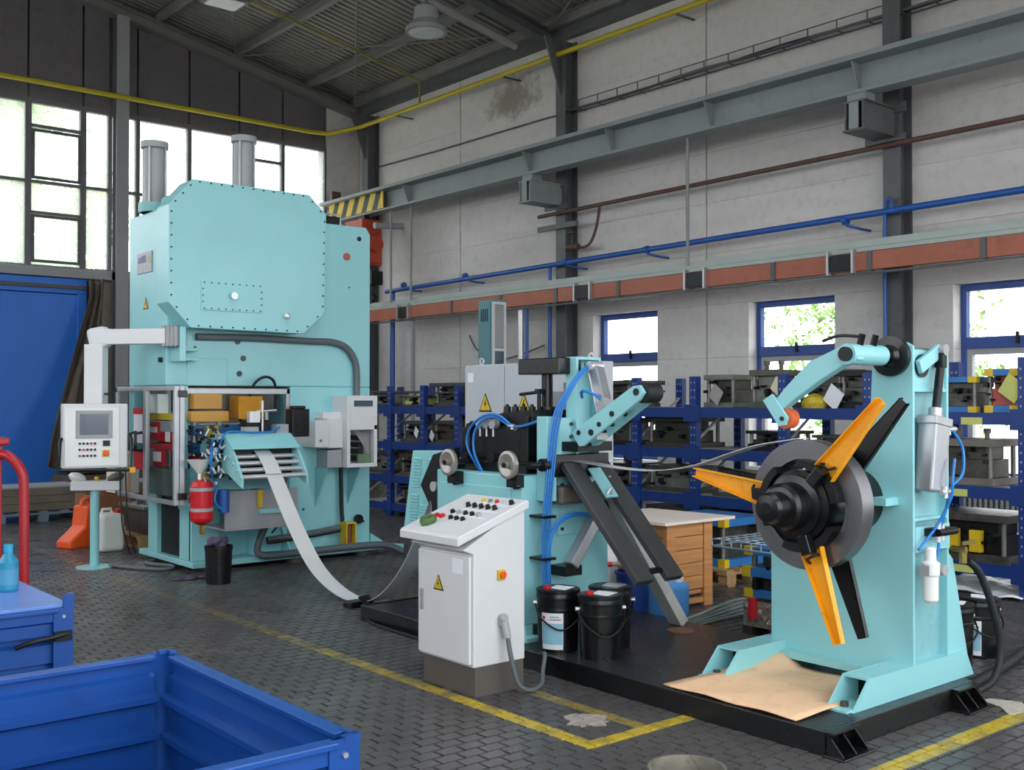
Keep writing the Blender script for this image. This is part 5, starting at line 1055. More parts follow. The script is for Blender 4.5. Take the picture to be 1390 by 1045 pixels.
part('desk_cable', B().tube([(3.735, 4.52, .31), (3.745, 4.5, .2), (3.78, 4.48, .06), (3.86, 4.47, .016), (3.98, 4.52, .02), (4.06, 4.6, .06), (4.13, 4.66, .13), (4.17, 4.72, .125)], .013, 8, 6), CABLE, dk)
# lid controls: local frame on the slope
e1 = Vector((0, -1, 0)); e2 = Vector((.47, 0, .167)).normalized(); nn = e1.cross(e2).normalized()
if nn.z < 0: nn = -nn
def LP(u, v): return Vector((3.43, 5.10, .878)) + e1 * u + e2 * v         # u to the right along the desk, v up the slope
def btn(u, v, r_, m, h=.018, nm='push_button'):
    o = part(nm, B().lathe([(r_ * 1.25, 0), (r_ * 1.25, .004), (r_, .004), (r_, h), (r_ * .6, h + .003)], LP(u, v), nn, 12), m, lid)
for i in range(5): btn(.2 + i * .06, .35, .014, BLACK, .022, 'rotary_knob')
btn(.49, .435, .014, BLACK, .022, 'rotary_knob')
for i, m in enumerate((YELLOW2, mat('lamp_green', '#5f8f7a', .4), RED, mat('lamp_violet', '#c0b6c8', .4))): btn(.24 + i * .06, .435, .012, m, .012, 'indicator_lamp')
for i in range(5): btn(.17 + i * .06, .255, .013, (BLACKM, GREYM, RUBBER, BLACKM, GREYM)[i], .016)
for i in range(3): btn(.24 + i * .055, .185, .013, BLACKM, .016)
for i in range(2): btn(.1 + i * .05, .19, .016, RED, .014, 'red_button')
for r_, v in enumerate((.22, .30, .39)): part('legend_strip', B().add([LP(.2, v) + nn * .001, LP(.5, v) + nn * .001, LP(.5, v + .018) + nn * .001, LP(.2, v + .018) + nn * .001], [(0, 1, 2, 3)]), PAPER, lid)
t = thing('cable_reel', 'small coil of green wire with a loose end lying on the desk top', 'wire', LP(.14, .1))
part('wire_coil', B().lathe([(.018, 0), (.045, .0), (.05, .018), (.042, .036), (.02, .034)], LP(.14, .1) + nn * .001, nn, 20, close=True), mat('olive_wire', '#4c6a3c', .6, var=.3, scale=30), t); part('wire_end', B().tube([LP(.13, .12) + nn * .02, LP(.11, .16) + nn * .06, LP(.105, .17) + nn * .1], .003, 5, 4), CABLE, t)

# ------------------------------------------------------------------ pails
def pail(loc, label, lab_ang=None, red=True, paper=True, h=.36, hang=0, group='black pails'):
    X, Y, Z = loc; t = thing('metal_pail', label, 'pail', loc, group)
    part('pail_body', B().lathe([(.118, 0), (.126, .24), (.131, .245), (.131, .255), (.127, .26), (.129, .31), (.133, .315), (.133, .325), (.13, .345), (.134, .35), (.134, h)], loc, (0, 0, 1), 36), BLACK, t)
    part('pail_lid', B().lathe([(.12, h - .004), (.128, h - .003), (.128, h + .004), (.12, h + .006)], loc, (0, 0, 1), 36), BLACK, t)
    a = R(hang)
    for s_ in (-1, 1): part('handle_ear', B().cyl((X + s_ * .128 * math.cos(a), Y + s_ * .128 * math.sin(a), Z + .28), (X + s_ * .15 * math.cos(a), Y + s_ * .15 * math.sin(a), Z + .28), .014, n=10), STEEL, t)
    fx, fy = math.sin(a), -math.cos(a)
    part('bail_handle', B().tube([(X - .14 * math.cos(a), Y - .14 * math.sin(a), Z + .28), (X - .11 * math.cos(a) + fx * .10, Y - .11 * math.sin(a) + fy * .10, Z + .2), (X + fx * .147, Y + fy * .147, Z + .14), (X + .11 * math.cos(a) + fx * .10, Y + .11 * math.sin(a) + fy * .10, Z + .2), (X + .14 * math.cos(a), Y + .14 * math.sin(a), Z + .28)], .006, 6, 6), BLACKM, t)
    if red: part('red_spout_cap', B().cyl((X - .06, Y + .03, Z + h), (X - .06, Y + .03, Z + h + .022), .026, n=14), RED, t)
    if paper: part('lid_sheet', B().prism([(X - .03, Y - .09), (X + .09, Y - .05), (X + .05, Y + .07), (X - .05, Y + .02)], 'z', Z + h + .004, Z + h + .008), PAPER, t)
    if lab_ang is not None:
        def curved(z0, z1, a0, a1, dr):
            V = []; m_ = 8
            for i in range(m_ + 1):
                q = R(a0 + (a1 - a0) * i / m_)
                for z in (z0, z1): r_ = .118 + .008 * z / .24 + dr; V.append((X + r_ * math.cos(q), Y + r_ * math.sin(q), Z + z))
            return B().add(V, [(2 * i, 2 * i + 2, 2 * i + 3, 2 * i + 1) for i in range(m_)])
        l_ = part('paper_label', curved(.02, .235, lab_ang - 32, lab_ang + 32, .0012), PAPER, t); part('label_blue_field', curved(.05, .175, lab_ang - 30, lab_ang + 30, .0022), PAPERB, l_)
        part('label_line', curved(.195, .2, lab_ang - 5, lab_ang + 26, .0022), DGREY, l_); part('label_line', curved(.21, .215, lab_ang - 5, lab_ang + 20, .0022), DGREY, l_); part('label_emblem', curved(.2, .215, lab_ang - 28, lab_ang - 20, .0022), RED, l_)
    return t
pail((4.36, 4.80, PZ), 'black pail with pale blue label nearest the desk cable', 210, hang=-35)
pail((4.42, 4.50, PZ), 'plain black pail with red cap and paper on its lid, front of the three', None, hang=-30)
pail((4.66, 4.66, PZ), 'black pail with raised wire handle behind the other two pails', None, red=False, hang=-40)
pail((6.29, 3.35, 0), 'black pail half hidden behind the coil stand foot', None, red=False, hang=-30)
pail((6.60, 3.34, 0), 'black pail with pale blue label right of the coil stand', 184, red=False, hang=-30)

# ------------------------------------------------------------------ blue pallet racks and the press dies stored on them
def rack(label, XF, ys, levels, zt, dp=.7, boards=True):
    t = thing('pallet_rack', label, 'rack', (XF + dp / 2, (ys[0] + ys[-1]) / 2, 0), 'blue pallet racks')
    for y in ys:
        for x in (XF, XF + dp):
            u = part('upright', B().box(x - .035, x + .035, y - .045, y - .04, 0, zt).box(x - .035, x + .035, y + .04, y + .045, 0, zt).box(x - .035, x - .03, y - .04, y + .04, 0, zt).box(x + .02, x + .035, y - .04, y + .04, 0, zt), BLUER, t)
            b = B()
            z = .12
            while z < zt - .05:
                for s_ in (-.02, .02): b.box(x - .0365, x - .035, y + s_ - .006, y + s_ + .006, z, z + .018)
                z += .075
            part('slot_light_row', b, GREYM, u, kind='stuff'); part('foot_plate', B().box(x - .05, x + .05, y - .06, y + .06, 0, .012), BLUER, u)  # grey dots stand in for light showing through the slots
        for k in range(3): part('frame_brace', B().bar((XF + .03, y, .2 + k * .5), (XF + dp - .03, y, .62 + k * .5), .02, .02), GREYM, t)
    for a, b_ in zip(ys[:-1], ys[1:]):
        for z in levels:
            for x in (XF - .03, XF + dp + .03):
                bm = part('shelf_beam', B().box(x - .02, x + .02, b_ + .045, a - .045, z - .1, z), BLUER, t)
                if x < XF:
                    part('beam_plate', B().box(x - .03, x - .02, a - .1, a + .0, z - .14, z + .03), BLUER, bm); part('beam_plate', B().box(x - .03, x - .02, b_ - .0, b_ + .1, z - .14, z + .03), BLUER, bm)
            if boards: part('shelf_board', B().box(XF, XF + dp, b_ + .05, a - .05, z - .02, z - .002), GREYM, t)
    return t
rack('blue pallet rack behind the press and roll machine at the left', 8.3, [13.4, 12.6, 11.8, 11.04, 10.3], (.18, .57, 1.03, 1.52), 1.80)
rack('blue pallet rack in the middle behind the wooden crate', 8.3, [8.7, 7.9, 7.1, 6.03, 5.15], (.22, .66, 1.12, 1.53), 1.84)
rack('blue pallet rack at the right edge behind the coil stand', 8.7, [4.95, 4.0, 3.0], (.26, .89, 1.50), 1.95)

def die(loc, wy, dx, h, label, m1=DSTEEL, m2=GSTEEL, mc=None, corner=None, style=0, tag=None, grp='press dies'):
    X, Y, Z = loc; h *= 1.2 if corner is None else 1.0; wy *= 1.08 if corner is None else 1.0
    t = thing('press_die', label, 'die', loc, grp)
    pt_ = max(.025, h * .16); hx, hy = dx / 2, wy / 2
    def plate(nm, z0, z1, m, k=1.):
        o = part(nm, B().box(X - hx * k, X + hx * k, Y - hy * k, Y + hy * k, z0, z1), m, t, bev=.004)
        if corner:
            for s_ in (-1, 1): part('corner_block', B().box(X - hx * k - .004, X - hx * k + .06, Y + s_ * hy * k - (.07 if s_ > 0 else 0) - .002, Y + s_ * hy * k + (.07 if s_ < 0 else 0) + .002, z0 - .002, z1 + .002), corner, o)
    plate('bottom_plate', Z, Z + pt_, m1); plate('top_plate', Z + h - pt_, Z + h, m1, 1. if style != 2 else 1.15)
    zc0, zc1 = Z + pt_, Z + h - pt_
    core = part('die_core', B().box(X - hx * .8, X + hx * .6, Y - hy * .78, Y + hy * .78, zc0, zc0 + (zc1 - zc0) * .58).box(X - hx * .7, X + hx * .5, Y - hy * .66, Y + hy * .66, zc0 + (zc1 - zc0) * .58, zc1), mc or m2, t, bev=.004)
    for a in (-.82, .82):
        for b_ in (-.82, .82): part('guide_post', B().cyl((X + a * hx, Y + b_ * hy, zc0), (X + a * hx, Y + b_ * hy, zc1), .02, n=10), GSTEEL, t)
    if style == 1:
        for s_ in (-.5, .45): part('lifting_stud', B().lathe([(.02, 0), (.02, .05), (.03, .05), (.03, .09)], (X - hx * .3, Y + s_ * hy, Z + h), (0, 0, 1), 10), m1, t)
    if style == 2: part('side_wing', B().box(X - hx * 1.05, X + hx * 1.05, Y - hy * 1.25, Y + hy * 1.25, Z + h * .55, Z + h * .62), m1, t)
    b = B()
    for i in range(7):
        y = Y + rnd.uniform(-.8, .8) * hy; z = rnd.uniform(zc0, zc1 - .03); q = rnd.uniform(.015, .04); b.box(X - hx - .012, X - hx * .6, y, y + q, z, z + q)
    part('side_fittings', b, BLACKM, t, kind='stuff')
    if tag:
        ty, tz, ts, tm = tag; o = B()
        c = Vector((X - hx - .03, Y + ty, Z + tz)); u = Vector((.15, math.cos(.6), math.sin(.6))) * ts; v = Vector((-.1, -math.sin(.6), math.cos(.6))) * ts
        part('paper_tag', o.add([c - u - v, c + u - v, c + u + v, c - u + v], [(0, 1, 2, 3)]), tm, t)
    return t
L_ = 'of the left rack'
die((8.62, 12.2, 1.52), .55, .5, .12, 'low dark plate die on the top shelf ' + L_, DSTEEL, LABELY)
die((8.62, 11.42, 1.52), .5, .5, .26, 'tall dark die with wide overhanging top on the top shelf ' + L_, DSTEEL, DSTEEL, style=2)
die((8.62, 10.66, 1.52), .5, .5, .2, 'dark die on the top shelf of the left rack partly behind the grey cabinet', DSTEEL)
die((8.62, 12.2, 1.03), .5, .5, .24, 'dark die with white sheet on the second shelf ' + L_, DSTEEL, DSTEEL, tag=(-.16, .14, .06, PAPER))
die((8.62, 11.42, 1.03), .56, .5, .25, 'brown-black solid die on the second shelf ' + L_, DSTEEL, mat('brown_black_steel', '#463a2c', .5, .4, var=.3), tag=(.26, .1, .06, PAPER))
die((8.62, 12.2, .57), .56, .5, .25, 'rusty brown die on the third shelf ' + L_, mat('rust_brown_steel', '#5a4534', .6, .3, var=.3), DSTEEL)
die((8.62, 11.42, .57), .56, .5, .28, 'dark die on the third shelf behind the louvred cover', DSTEEL, GSTEEL)
die((8.62, 12.2, .18), .56, .5, .24, 'oily black die on the bottom shelf ' + L_, BLACKM, DSTEEL)
die((8.62, 13.0, .57), .5, .5, .26, 'dark die on the third shelf right against the press side', DSTEEL, GSTEEL)
die((8.62, 13.0, 1.52), .55, .5, .18, 'dark plate stack on the top shelf beside the press corner', DSTEEL)
M_ = 'of the middle rack'
die((8.6, 8.3, 1.53), .44, .5, .24, 'dark die with thin wide top plates left of the black pinch roller', DSTEEL, DSTEEL, style=2)
die((8.6, 6.85, 1.53), .34, .5, .27, 'grey open die with hanging sheet on the top shelf ' + M_, GSTEEL, DSTEEL, tag=(.0, .13, .08, mat('dusty_grey_sheet', '#a5a19a', .7)))
die((8.55, 6.28, 1.53), .32, .45, .3, 'big green-grey die with stud on the top shelf left of the hold-down arm', mat('green_grey_steel', '#57594f', .5, .3, var=.2), GSTEEL, style=1, tag=(-.18, .2, .07, mat('pale_yellow_sheet', '#dcd9b4', .7)))
die((8.7, 5.75, 1.53), .36, .4, .3, 'dark die with studs on the top shelf under the hold-down arm', mat('green_grey_steel', '#57594f'), DSTEEL, style=1)
die((8.6, 5.36, 1.53), .24, .5, .28, 'black die with white sheet on the top shelf beside the coil stand', BLACKM, DSTEEL, tag=(.16, .1, .09, PAPER))
t = thing('yellow_cover', 'crumpled yellow plastic cover on the top shelf under the hold-down arm', 'cover', (8.37, 5.75, 1.7)); part('cover_body', B().lathe([(.11, 0), (.12, .05), (.09, .1), (.03, .13), (.001, .135)], (8.37, 5.75, 1.53), (0, 0, 1), 14), mat('dull_yellow_film', '#b7a22a', .4, var=.3, scale=20), t)
die((8.6, 7.5, 1.12), .62, .5, .26, 'long olive-black block die on the second shelf between two middle rack posts', mat('olive_black_steel', '#3f3d33', .5, .3, var=.25), mat('olive_black_steel', '#3f3d33'))
die((8.6, 8.3, 1.12), .5, .5, .24, 'black die on the second shelf behind the grey cabinet edge', BLACKM, DSTEEL)
die((8.6, 6.3, 1.12), .4, .5, .16, 'flat black die on the second shelf left of the coil', BLACKM, DSTEEL)
die((8.6, 5.5, 1.12), .5, .5, .14, 'flat dark die on the second shelf hidden behind the coil', DSTEEL)
die((8.6, 7.5, .66), .6, .5, .22, 'oily dark die on the third shelf above the white crate lid', DSTEEL, GSTEEL)
die((8.6, 6.6, .66), .6, .5, .2, 'dark die with steel pins on the third shelf right of the crate lid', DSTEEL, STEEL)
die((8.6, 8.3, .66), .5, .5, .22, 'black die on the third shelf behind the dark chute rails', BLACKM, DSTEEL)
die((8.6, 5.5, .66), .5, .5, .24, 'dark die on the third shelf behind the coil mandrel', DSTEEL)
die((8.6, 6.6, .22), .6, .5, .26, 'black die on the bottom shelf behind the wire mesh tray', BLACKM, DSTEEL)
die((8.6, 7.5, .22), .6, .5, .24, 'dark die on the bottom shelf behind the wooden crate', DSTEEL)
die((8.98, 4.63, 1.50), .42, .5, .3, 'blue and yellow die on the top shelf right of the coil stand', BLUEL, DSTEEL, corner=YELLOW2)
die((8.98, 4.21, 1.50), .28, .5, .36, 'taller blue and yellow die with yellow tag at the right picture edge', BLUEL, mat('faded_red_paint', '#b4574a'), corner=YELLOW2, tag=(-.1, .2, .09, LABELY))
die((8.98, 4.55, .89), .5, .5, .32, 'grey steel die on the middle shelf right of the coil stand', mat('grey_brown_steel', '#77716a', .5, .3, var=.2), DSTEEL, style=1)
die((8.98, 4.5, .26), .66, .55, .33, 'dark die with bright top plate and yellow blocks on the bottom shelf at the right', DSTEEL, BLACKM)
for y in (4.42, 4.62): part('yellow_block', B().box(8.69, 8.74, y - .05, y + .05, .34, .52), YELLOW2, [o for o in COL.objects if o.get('label', '').startswith('dark die with bright')][0])
rk = [o for o in COL.objects if o.name == 'pallet_rack.002'][0]
for y, z in ((4.42, 1.43), (4.55, .83), (4.5, .2)): part('shelf_label', B().box(8.644, 8.65, y - .09, y + .09, z - .03, z + .03), LABELY, rk)
part('shelf_label', B().box(8.66, 8.668, 4.0, 4.06, .14, .18), LABELY, rk)

# ------------------------------------------------------------------ cabinets behind the leveller
t = thing('grey_switch_cabinet', 'tall pale grey two-door switch cabinet behind the black roll block', 'cabinet', (5.9, 6.77, 0))
part('cabinet_body', B().box(5.76, 6.06, 6.02, 7.55, .1, 1.91), mat('cool_grey_paint', '#b9bdc4', .45, var=.02), t, bev=.006); part('cabinet_plinth', B().box(5.78, 6.04, 6.04, 7.53, 0, .1), DGREY, t)
for a, b_ in ((6.03, 6.995), (7.005, 7.54)):
    d = part('cabinet_door', B().box(5.745, 5.76, a, b_, .12, 1.9), mat('cool_grey_paint', '#b9bdc4'), t, bev=.004)
    warn_triangle(d, (5.744, 7.25 if a > 7 else 6.74, 1.57), (0, -1, 0), (-1, 0, 0), .16)
part('door_notice', B().box(5.742, 5.745, 7.42, 7.5, 1.76, 1.84), PAPER, t)
for y in (6.1, 7.5): part('lifting_eye', B().lathe([(.02, -.006), (.034, -.006), (.034, .006), (.02, .006)], (5.9, y, 1.945), (1, 0, 0), 16, close=True).cyl((5.9, y, 1.905), (5.9, y, 1.92), .018, n=10), STEEL, t)
t = thing('tall_turquoise_rack', 'tall slim turquoise equipment rack standing behind the grey cabinet', 'cabinet', (9.7, 12.05, 0))
m = mat('dusty_turquoise', '#5f959c', .5, var=.06)
part('rack_body', B().box(9.5, 9.75, 11.85, 12.15, 0, 3.03), m, t, bev=.006); part('rack_door', B().box(9.485, 9.5, 11.87, 12.14, .1, 3.0), m, t, bev=.004)
for i in range(4): part('vent_slot', B().box(9.48, 9.486, 11.92 + i * .045, 11.94 + i * .045, 2.72, 2.9), BLACKM, t)
f = part('side_frame', B().box(9.5, 9.54, 11.83, 11.85, 0, 3.0).box(9.71, 9.75, 11.83, 11.85, 0, 3.0).box(9.54, 9.71, 11.83, 11.85, 2.3, 2.34).box(9.54, 9.71, 11.83, 11.85, 1.95, 1.99).box(9.54, 9.71, 11.83, 11.85, 2.96, 3.0), GREYP, t)
part('side_mesh', B().box(9.54, 9.71, 11.838, 11.848, 2.36, 2.95), GREYM, f); part('side_window', B().box(9.54, 9.71, 11.836, 11.842, 1.99, 2.3), GLASSY, f)
t = thing('bright_pipes', 'pair of bright metal pipes in front of the column behind the black gantry', 'pipe', (11.2, 12.95, 0)); part('steel_pipe', B().cyl((11.1, 13.1, .0), (11.1, 13.1, 3.05), .05, n=14), STEEL, t); part('blue_pipe', B().cyl((11.12, 12.98, .0), (11.12, 12.98, 3.05), .03, n=10), BLUEP, t)
part('wall_cable_loop', B().tube([(11.6, 13.1, 2.5), (11.58, 13.6, 2.38), (11.56, 14.2, 2.3), (11.58, 14.8, 2.45), (11.6, 15.1, 2.75)], .015, 6, 5), CABLE, label='grey cable sagging across the wall right of the tall turquoise rack', cat='cable', loc=(11.6, 14, 2.4))

# ------------------------------------------------------------------ things standing between leveller and racks
t = thing('wooden_crate', 'planked pine crate with a white board lid behind the dark chute', 'crate', (6.37, 5.82, 0))
cx0, cx1, cy0, cy1 = 6.12, 6.62, 5.5, 6.14
for x in (cx0 + .035, cx1 - .035):
    for y in (cy0 + .02, cy1 - .02): part('corner_post', B().box(x - .05, x + .05, y - .02, y + .02, 0, .66), WOOD, t, bev=.003)
for k in range(5):
    z0 = .14 + k * .104; z1 = z0 + .1
    part('crate_plank', B().box(cx0 + .085, cx1 - .085, cy0 + .012, cy0 + .03, z0, z1), WOOD, t, bev=.003); part('crate_plank', B().box(cx0 - .004, cx0 + .014, cy0 + .04, cy1 - .04, z0, z1), WOOD, t, bev=.003)
    part('crate_plank', B().box(cx1 - .014, cx1, cy0 + .04, cy1 - .04, z0, z1), WOOD, t, bev=.003); part('crate_plank', B().box(cx0 + .085, cx1 - .085, cy1 - .03, cy1 - .012, z0, z1), WOOD, t, bev=.003)
part('bottom_rail', B().box(cx0 + .085, cx1 - .085, cy0 + .01, cy0 + .05, .03, .07), WOOD, t); part('crate_bottom', B().box(cx0 + .02, cx1 - .02, cy0 + .03, cy1 - .03, .1, .13), WOOD, t)
part('white_lid', B().prism([(6.02, 5.44), (6.84, 5.44), (6.78, 6.3), (6.08, 6.3), (6.08, 5.99), (6.03, 5.99)], 'z', .662, .684), LID, t)
t = thing('white_foam_block', 'white foam sheet standing between leveller and pine crate', 'foam', (5.68, 5.8, 0)); part('foam_sheet', B().prism([(5.62, 0), (5.985, 0), (5.96, .5), (5.97, .8), (5.66, .79), (5.63, .4)], 'x', 5.61, 5.72), mat('white_foam', '#e3e5e6', .6, var=.03), t, bev=.02)
t = thing('blue_canister', 'light blue plastic canister on the floor below the dark chute', 'canister', (5.96, 5.36, 0)); part('canister_body', B().box(5.84, 6.08, 5.24, 5.47, 0, .27), CANB, t, bev=.04, seg=3); part('canister_cap', B().cyl((6.02, 5.3, .27), (6.02, 5.3, .3), .03, n=14), WHITE, t); part('canister_grip', B().tube([(5.88, 5.38, .265), (5.9, 5.38, .3), (5.97, 5.38, .3), (5.98, 5.38, .265)], .016, 8), CANB, t)
t = thing('dark_blue_tub', 'dark blue plastic tub behind the three black pails', 'tub', (5.7, 5.5, 0)); part('tub_body', B().lathe([(.10, 0), (.12, .34), (.13, .34), (.13, .36), (.11, .36), (.09, .03)], (5.7, 5.47, 0), (0, 0, 1), 26), BLUER, t)
t = thing('pink_bottle', 'clear pinkish bottle with red cap lying across the dark blue tub', 'bottle', (5.7, 5.5, .36)); part('bottle_body', B().lathe([(.012, 0), (.016, .03), (.045, .08), (.047, .24), (.04, .25)], (5.60, 5.58, .405), (.78, -.62, .02), 18), mat('pinkish_plastic', '#b58f86', .25), t); part('bottle_cap', B().cyl((5.60, 5.58, .405), (5.575, 5.6, .404), .018, n=12), RED, t)
t = thing('strip_offcuts', 'bundle of long pale steel strip offcuts lying on the floor behind the platform', 'strips', (6.0, 5.05, 0))
for i in range(5): part('offcut', B().strip(cat([(5.6, 4.96 + .02 * i, .02 + .012 * i), (5.9, 5.0 + .012 * i, .025 + .012 * i), (6.3, 5.02 + .03 * i, .03 + .015 * i), (6.6, 4.95 + .05 * i, .06 + .01 * i), (6.85, 4.8 + .05 * i, .03)], 5), (.0, .035, .0), .006), SILVER if i % 2 else mat('pale_green_steel', '#8fb0ac', .4, .4), t)
t = thing('rusty_disc', 'rusty round lid lying on the tread plate', 'lid', (5.3, 4.62, PZ)); part('lid_disc', B().lathe([(.085, 0), (.085, .008), (.06, .012), (.001, .012)], (5.3, 4.66, PZ), (0, 0, 1), 24), mat('brown_rust', '#6d4a38', .8, var=.3), t)
die((6.28, 4.42, .26), .5, .62, .34, 'blue and yellow die on a foil-wrapped bundle beside the coil stand', BLUEL, DSTEEL, corner=YELLOW2)
_dd = [o for o in COL.objects if o.get('label', '').startswith('blue and yellow die on a foil')][0]
for z in (.40,):
    q_ = part('middle_plate', B().box(5.96, 6.58, 4.165, 4.675, z, z + .065), BLUEL, _dd, bev=.004); part('corner_block', B().box(5.955, 6.02, 4.61, 4.68, z - .002, z + .067), YELLOW2, q_)
part('red_spring_stand', B().cyl((5.94, 4.58, .12), (5.94, 4.58, .26), .03, n=12), RED, label='short red cylinder beside the foil-wrapped bundle', cat='spring', loc=(5.94, 4.58, .12))
t = thing('foil_bundle', 'bundle of parts wrapped in dusty foil on a dark pallet beside the coil stand', 'bundle', (6.25, 4.42, .1)); b = B()
b.box(5.97, 6.58, 4.18, 4.68, .06, .235)
for i in range(60):
    y = rnd.uniform(4.2, 4.66); z = rnd.uniform(.08, .225); b.lathe([(.001, -.02), (.03, 0), (.001, .02)], (5.965 + rnd.uniform(0, .06), y, z), (rnd.uniform(-1, 1), rnd.uniform(-1, 1), rnd.uniform(-1, 1)), 6)
part('wrapped_parts', b, FOIL, t, kind='stuff'); part('dark_skid', B().box(5.96, 6.6, 4.18, 4.26, 0, .06).box(5.96, 6.6, 4.38, 4.46, 0, .06).box(5.96, 6.6, 4.6, 4.68, 0, .06), DSTEEL, t)
t = thing('wire_mesh_tray', 'galvanised wire mesh tray lying on the blue and yellow die beside the coil', 'tray', (5.95, 4.46, .6)); ty0, ty1, tx0, tx1 = 4.12, 4.77, 5.75, 6.4
for i in range(9): y = ty0 + (ty1 - ty0) * i / 8; part('mesh_wire', B().tube([(tx0, y, .61), (tx0, y, .655), (tx1, y, .655), (tx1, y, .61)], .0045, 5), GALV, t)
for i in range(8): x = tx0 + (tx1 - tx0) * i / 7; part('mesh_wire', B().tube([(x, ty0, .61), (x, ty0, .66), (x, ty1, .66), (x, ty1, .61)], .0045, 5), GALV, t)
part('rim_wire', B().tube([(tx0, ty0, .61), (tx0, ty1, .61), (tx1, ty1, .61), (tx1, ty0, .61), (tx0, ty0, .61)], .008, 6), GALV, t)
pallet((7.7, 6.35, 0), 'wooden pallet under the blue and yellow die right of the pine crate', w_=.8, d_=.9)
die((7.7, 6.35, .144), .7, .6, .42, 'blue and yellow die on a pallet right of the pine crate', BLUEL, DSTEEL, corner=YELLOW2)
part('floor_conduit', B().tube([(5.66, 2.95, .03), (6.2, 3.02, .03), (6.8, 3.14, .03), (7.6, 3.3, .03), (9.0, 3.4, .03)], .03, 10, 4), RUBBER, label='thick dark conduit running across the floor from the platform corner to the right', cat='conduit', loc=(7, 3.2, 0))
def film(loc, sx, sy, label):  # bumpy white sheet with a wavy rim, flat on the floor
    X, Y, Z = loc; V = []; n = 22
    for i in range(n + 1):
        for k in range(n + 1):
            u, v = i / n - .5, k / n - .5; rim = 1 + .12 * math.sin(9 * math.atan2(v, u + .001)); V.append((X + u * sx * rim, Y + v * sy * rim, Z + .012 + .035 * abs(math.sin(u * 13 + v * 5) * math.sin(v * 11 - u * 6))))
    o = part('white_sheet', B().add(V, [(i * (n + 1) + k, (i + 1) * (n + 1) + k, (i + 1) * (n + 1) + k + 1, i * (n + 1) + k + 1) for i in range(n) for k in range(n)], True), mat('plain_white_sheet', '#eceef0', .4, var=.02), label=label, cat='film', loc=loc)
    md = o.modifiers.new('solid', 'SOLIDIFY'); md.thickness = .004; return o
film((9.0, 4.62, 0), .9, 1.4, 'white bumpy sheet lying on the floor under the right rack'); film((9.1, 12.1, 0), .5, 1.6, 'white bumpy sheet lying on the floor under the left rack')
for n_, (a, b_) in enumerate(RIGHT_WINDOWS[:4]):
    t = thing('wall_radiator', ['ribbed radiator under the low window behind the grey cabinet', 'ribbed radiator under the window behind the coil', 'ribbed radiator under the window at the right edge', 'ribbed radiator further right along the wall'][n_], 'radiator', (XW - .1, (a + b_) / 2, .15), 'wall radiators')
    k = 0; y = a + .05
    while y < b_ - .05: part('rib', B().box(XW - .15, XW - .05, y, y + .035, .14, .6), GREYM, t, bev=.01); y += .06; k += 1
    part('header_pipe', B().cyl((XW - .1, a, .18), (XW - .1, b_, .18), .02, n=8).cyl((XW - .1, a, .56), (XW - .1, b_, .56), .02, n=8), GREYM, t); part('wall_hook', B().box(XW - .06, XW - .005, a + .2, a + .24, .4, .44).box(XW - .06, XW - .005, b_ - .24, b_ - .2, .4, .44), GREYM, t)
for z, q in ((1.38, RED), (1.2, RED)):
    t = thing('wall_notice', 'small red and white notice on the wall behind the middle rack, %s of two' % ('upper' if z > 1.3 else 'lower'), 'sign', (XW - .01, 9.96, z)); part('notice_plate', B().box(XW - .018, XW - .008, 9.84, 10.06, z - .08, z + .08), PAPER, t); part('notice_field', B().box(XW - .021, XW - .018, 9.86, 10.04, z - .02, z + .065), q, t)

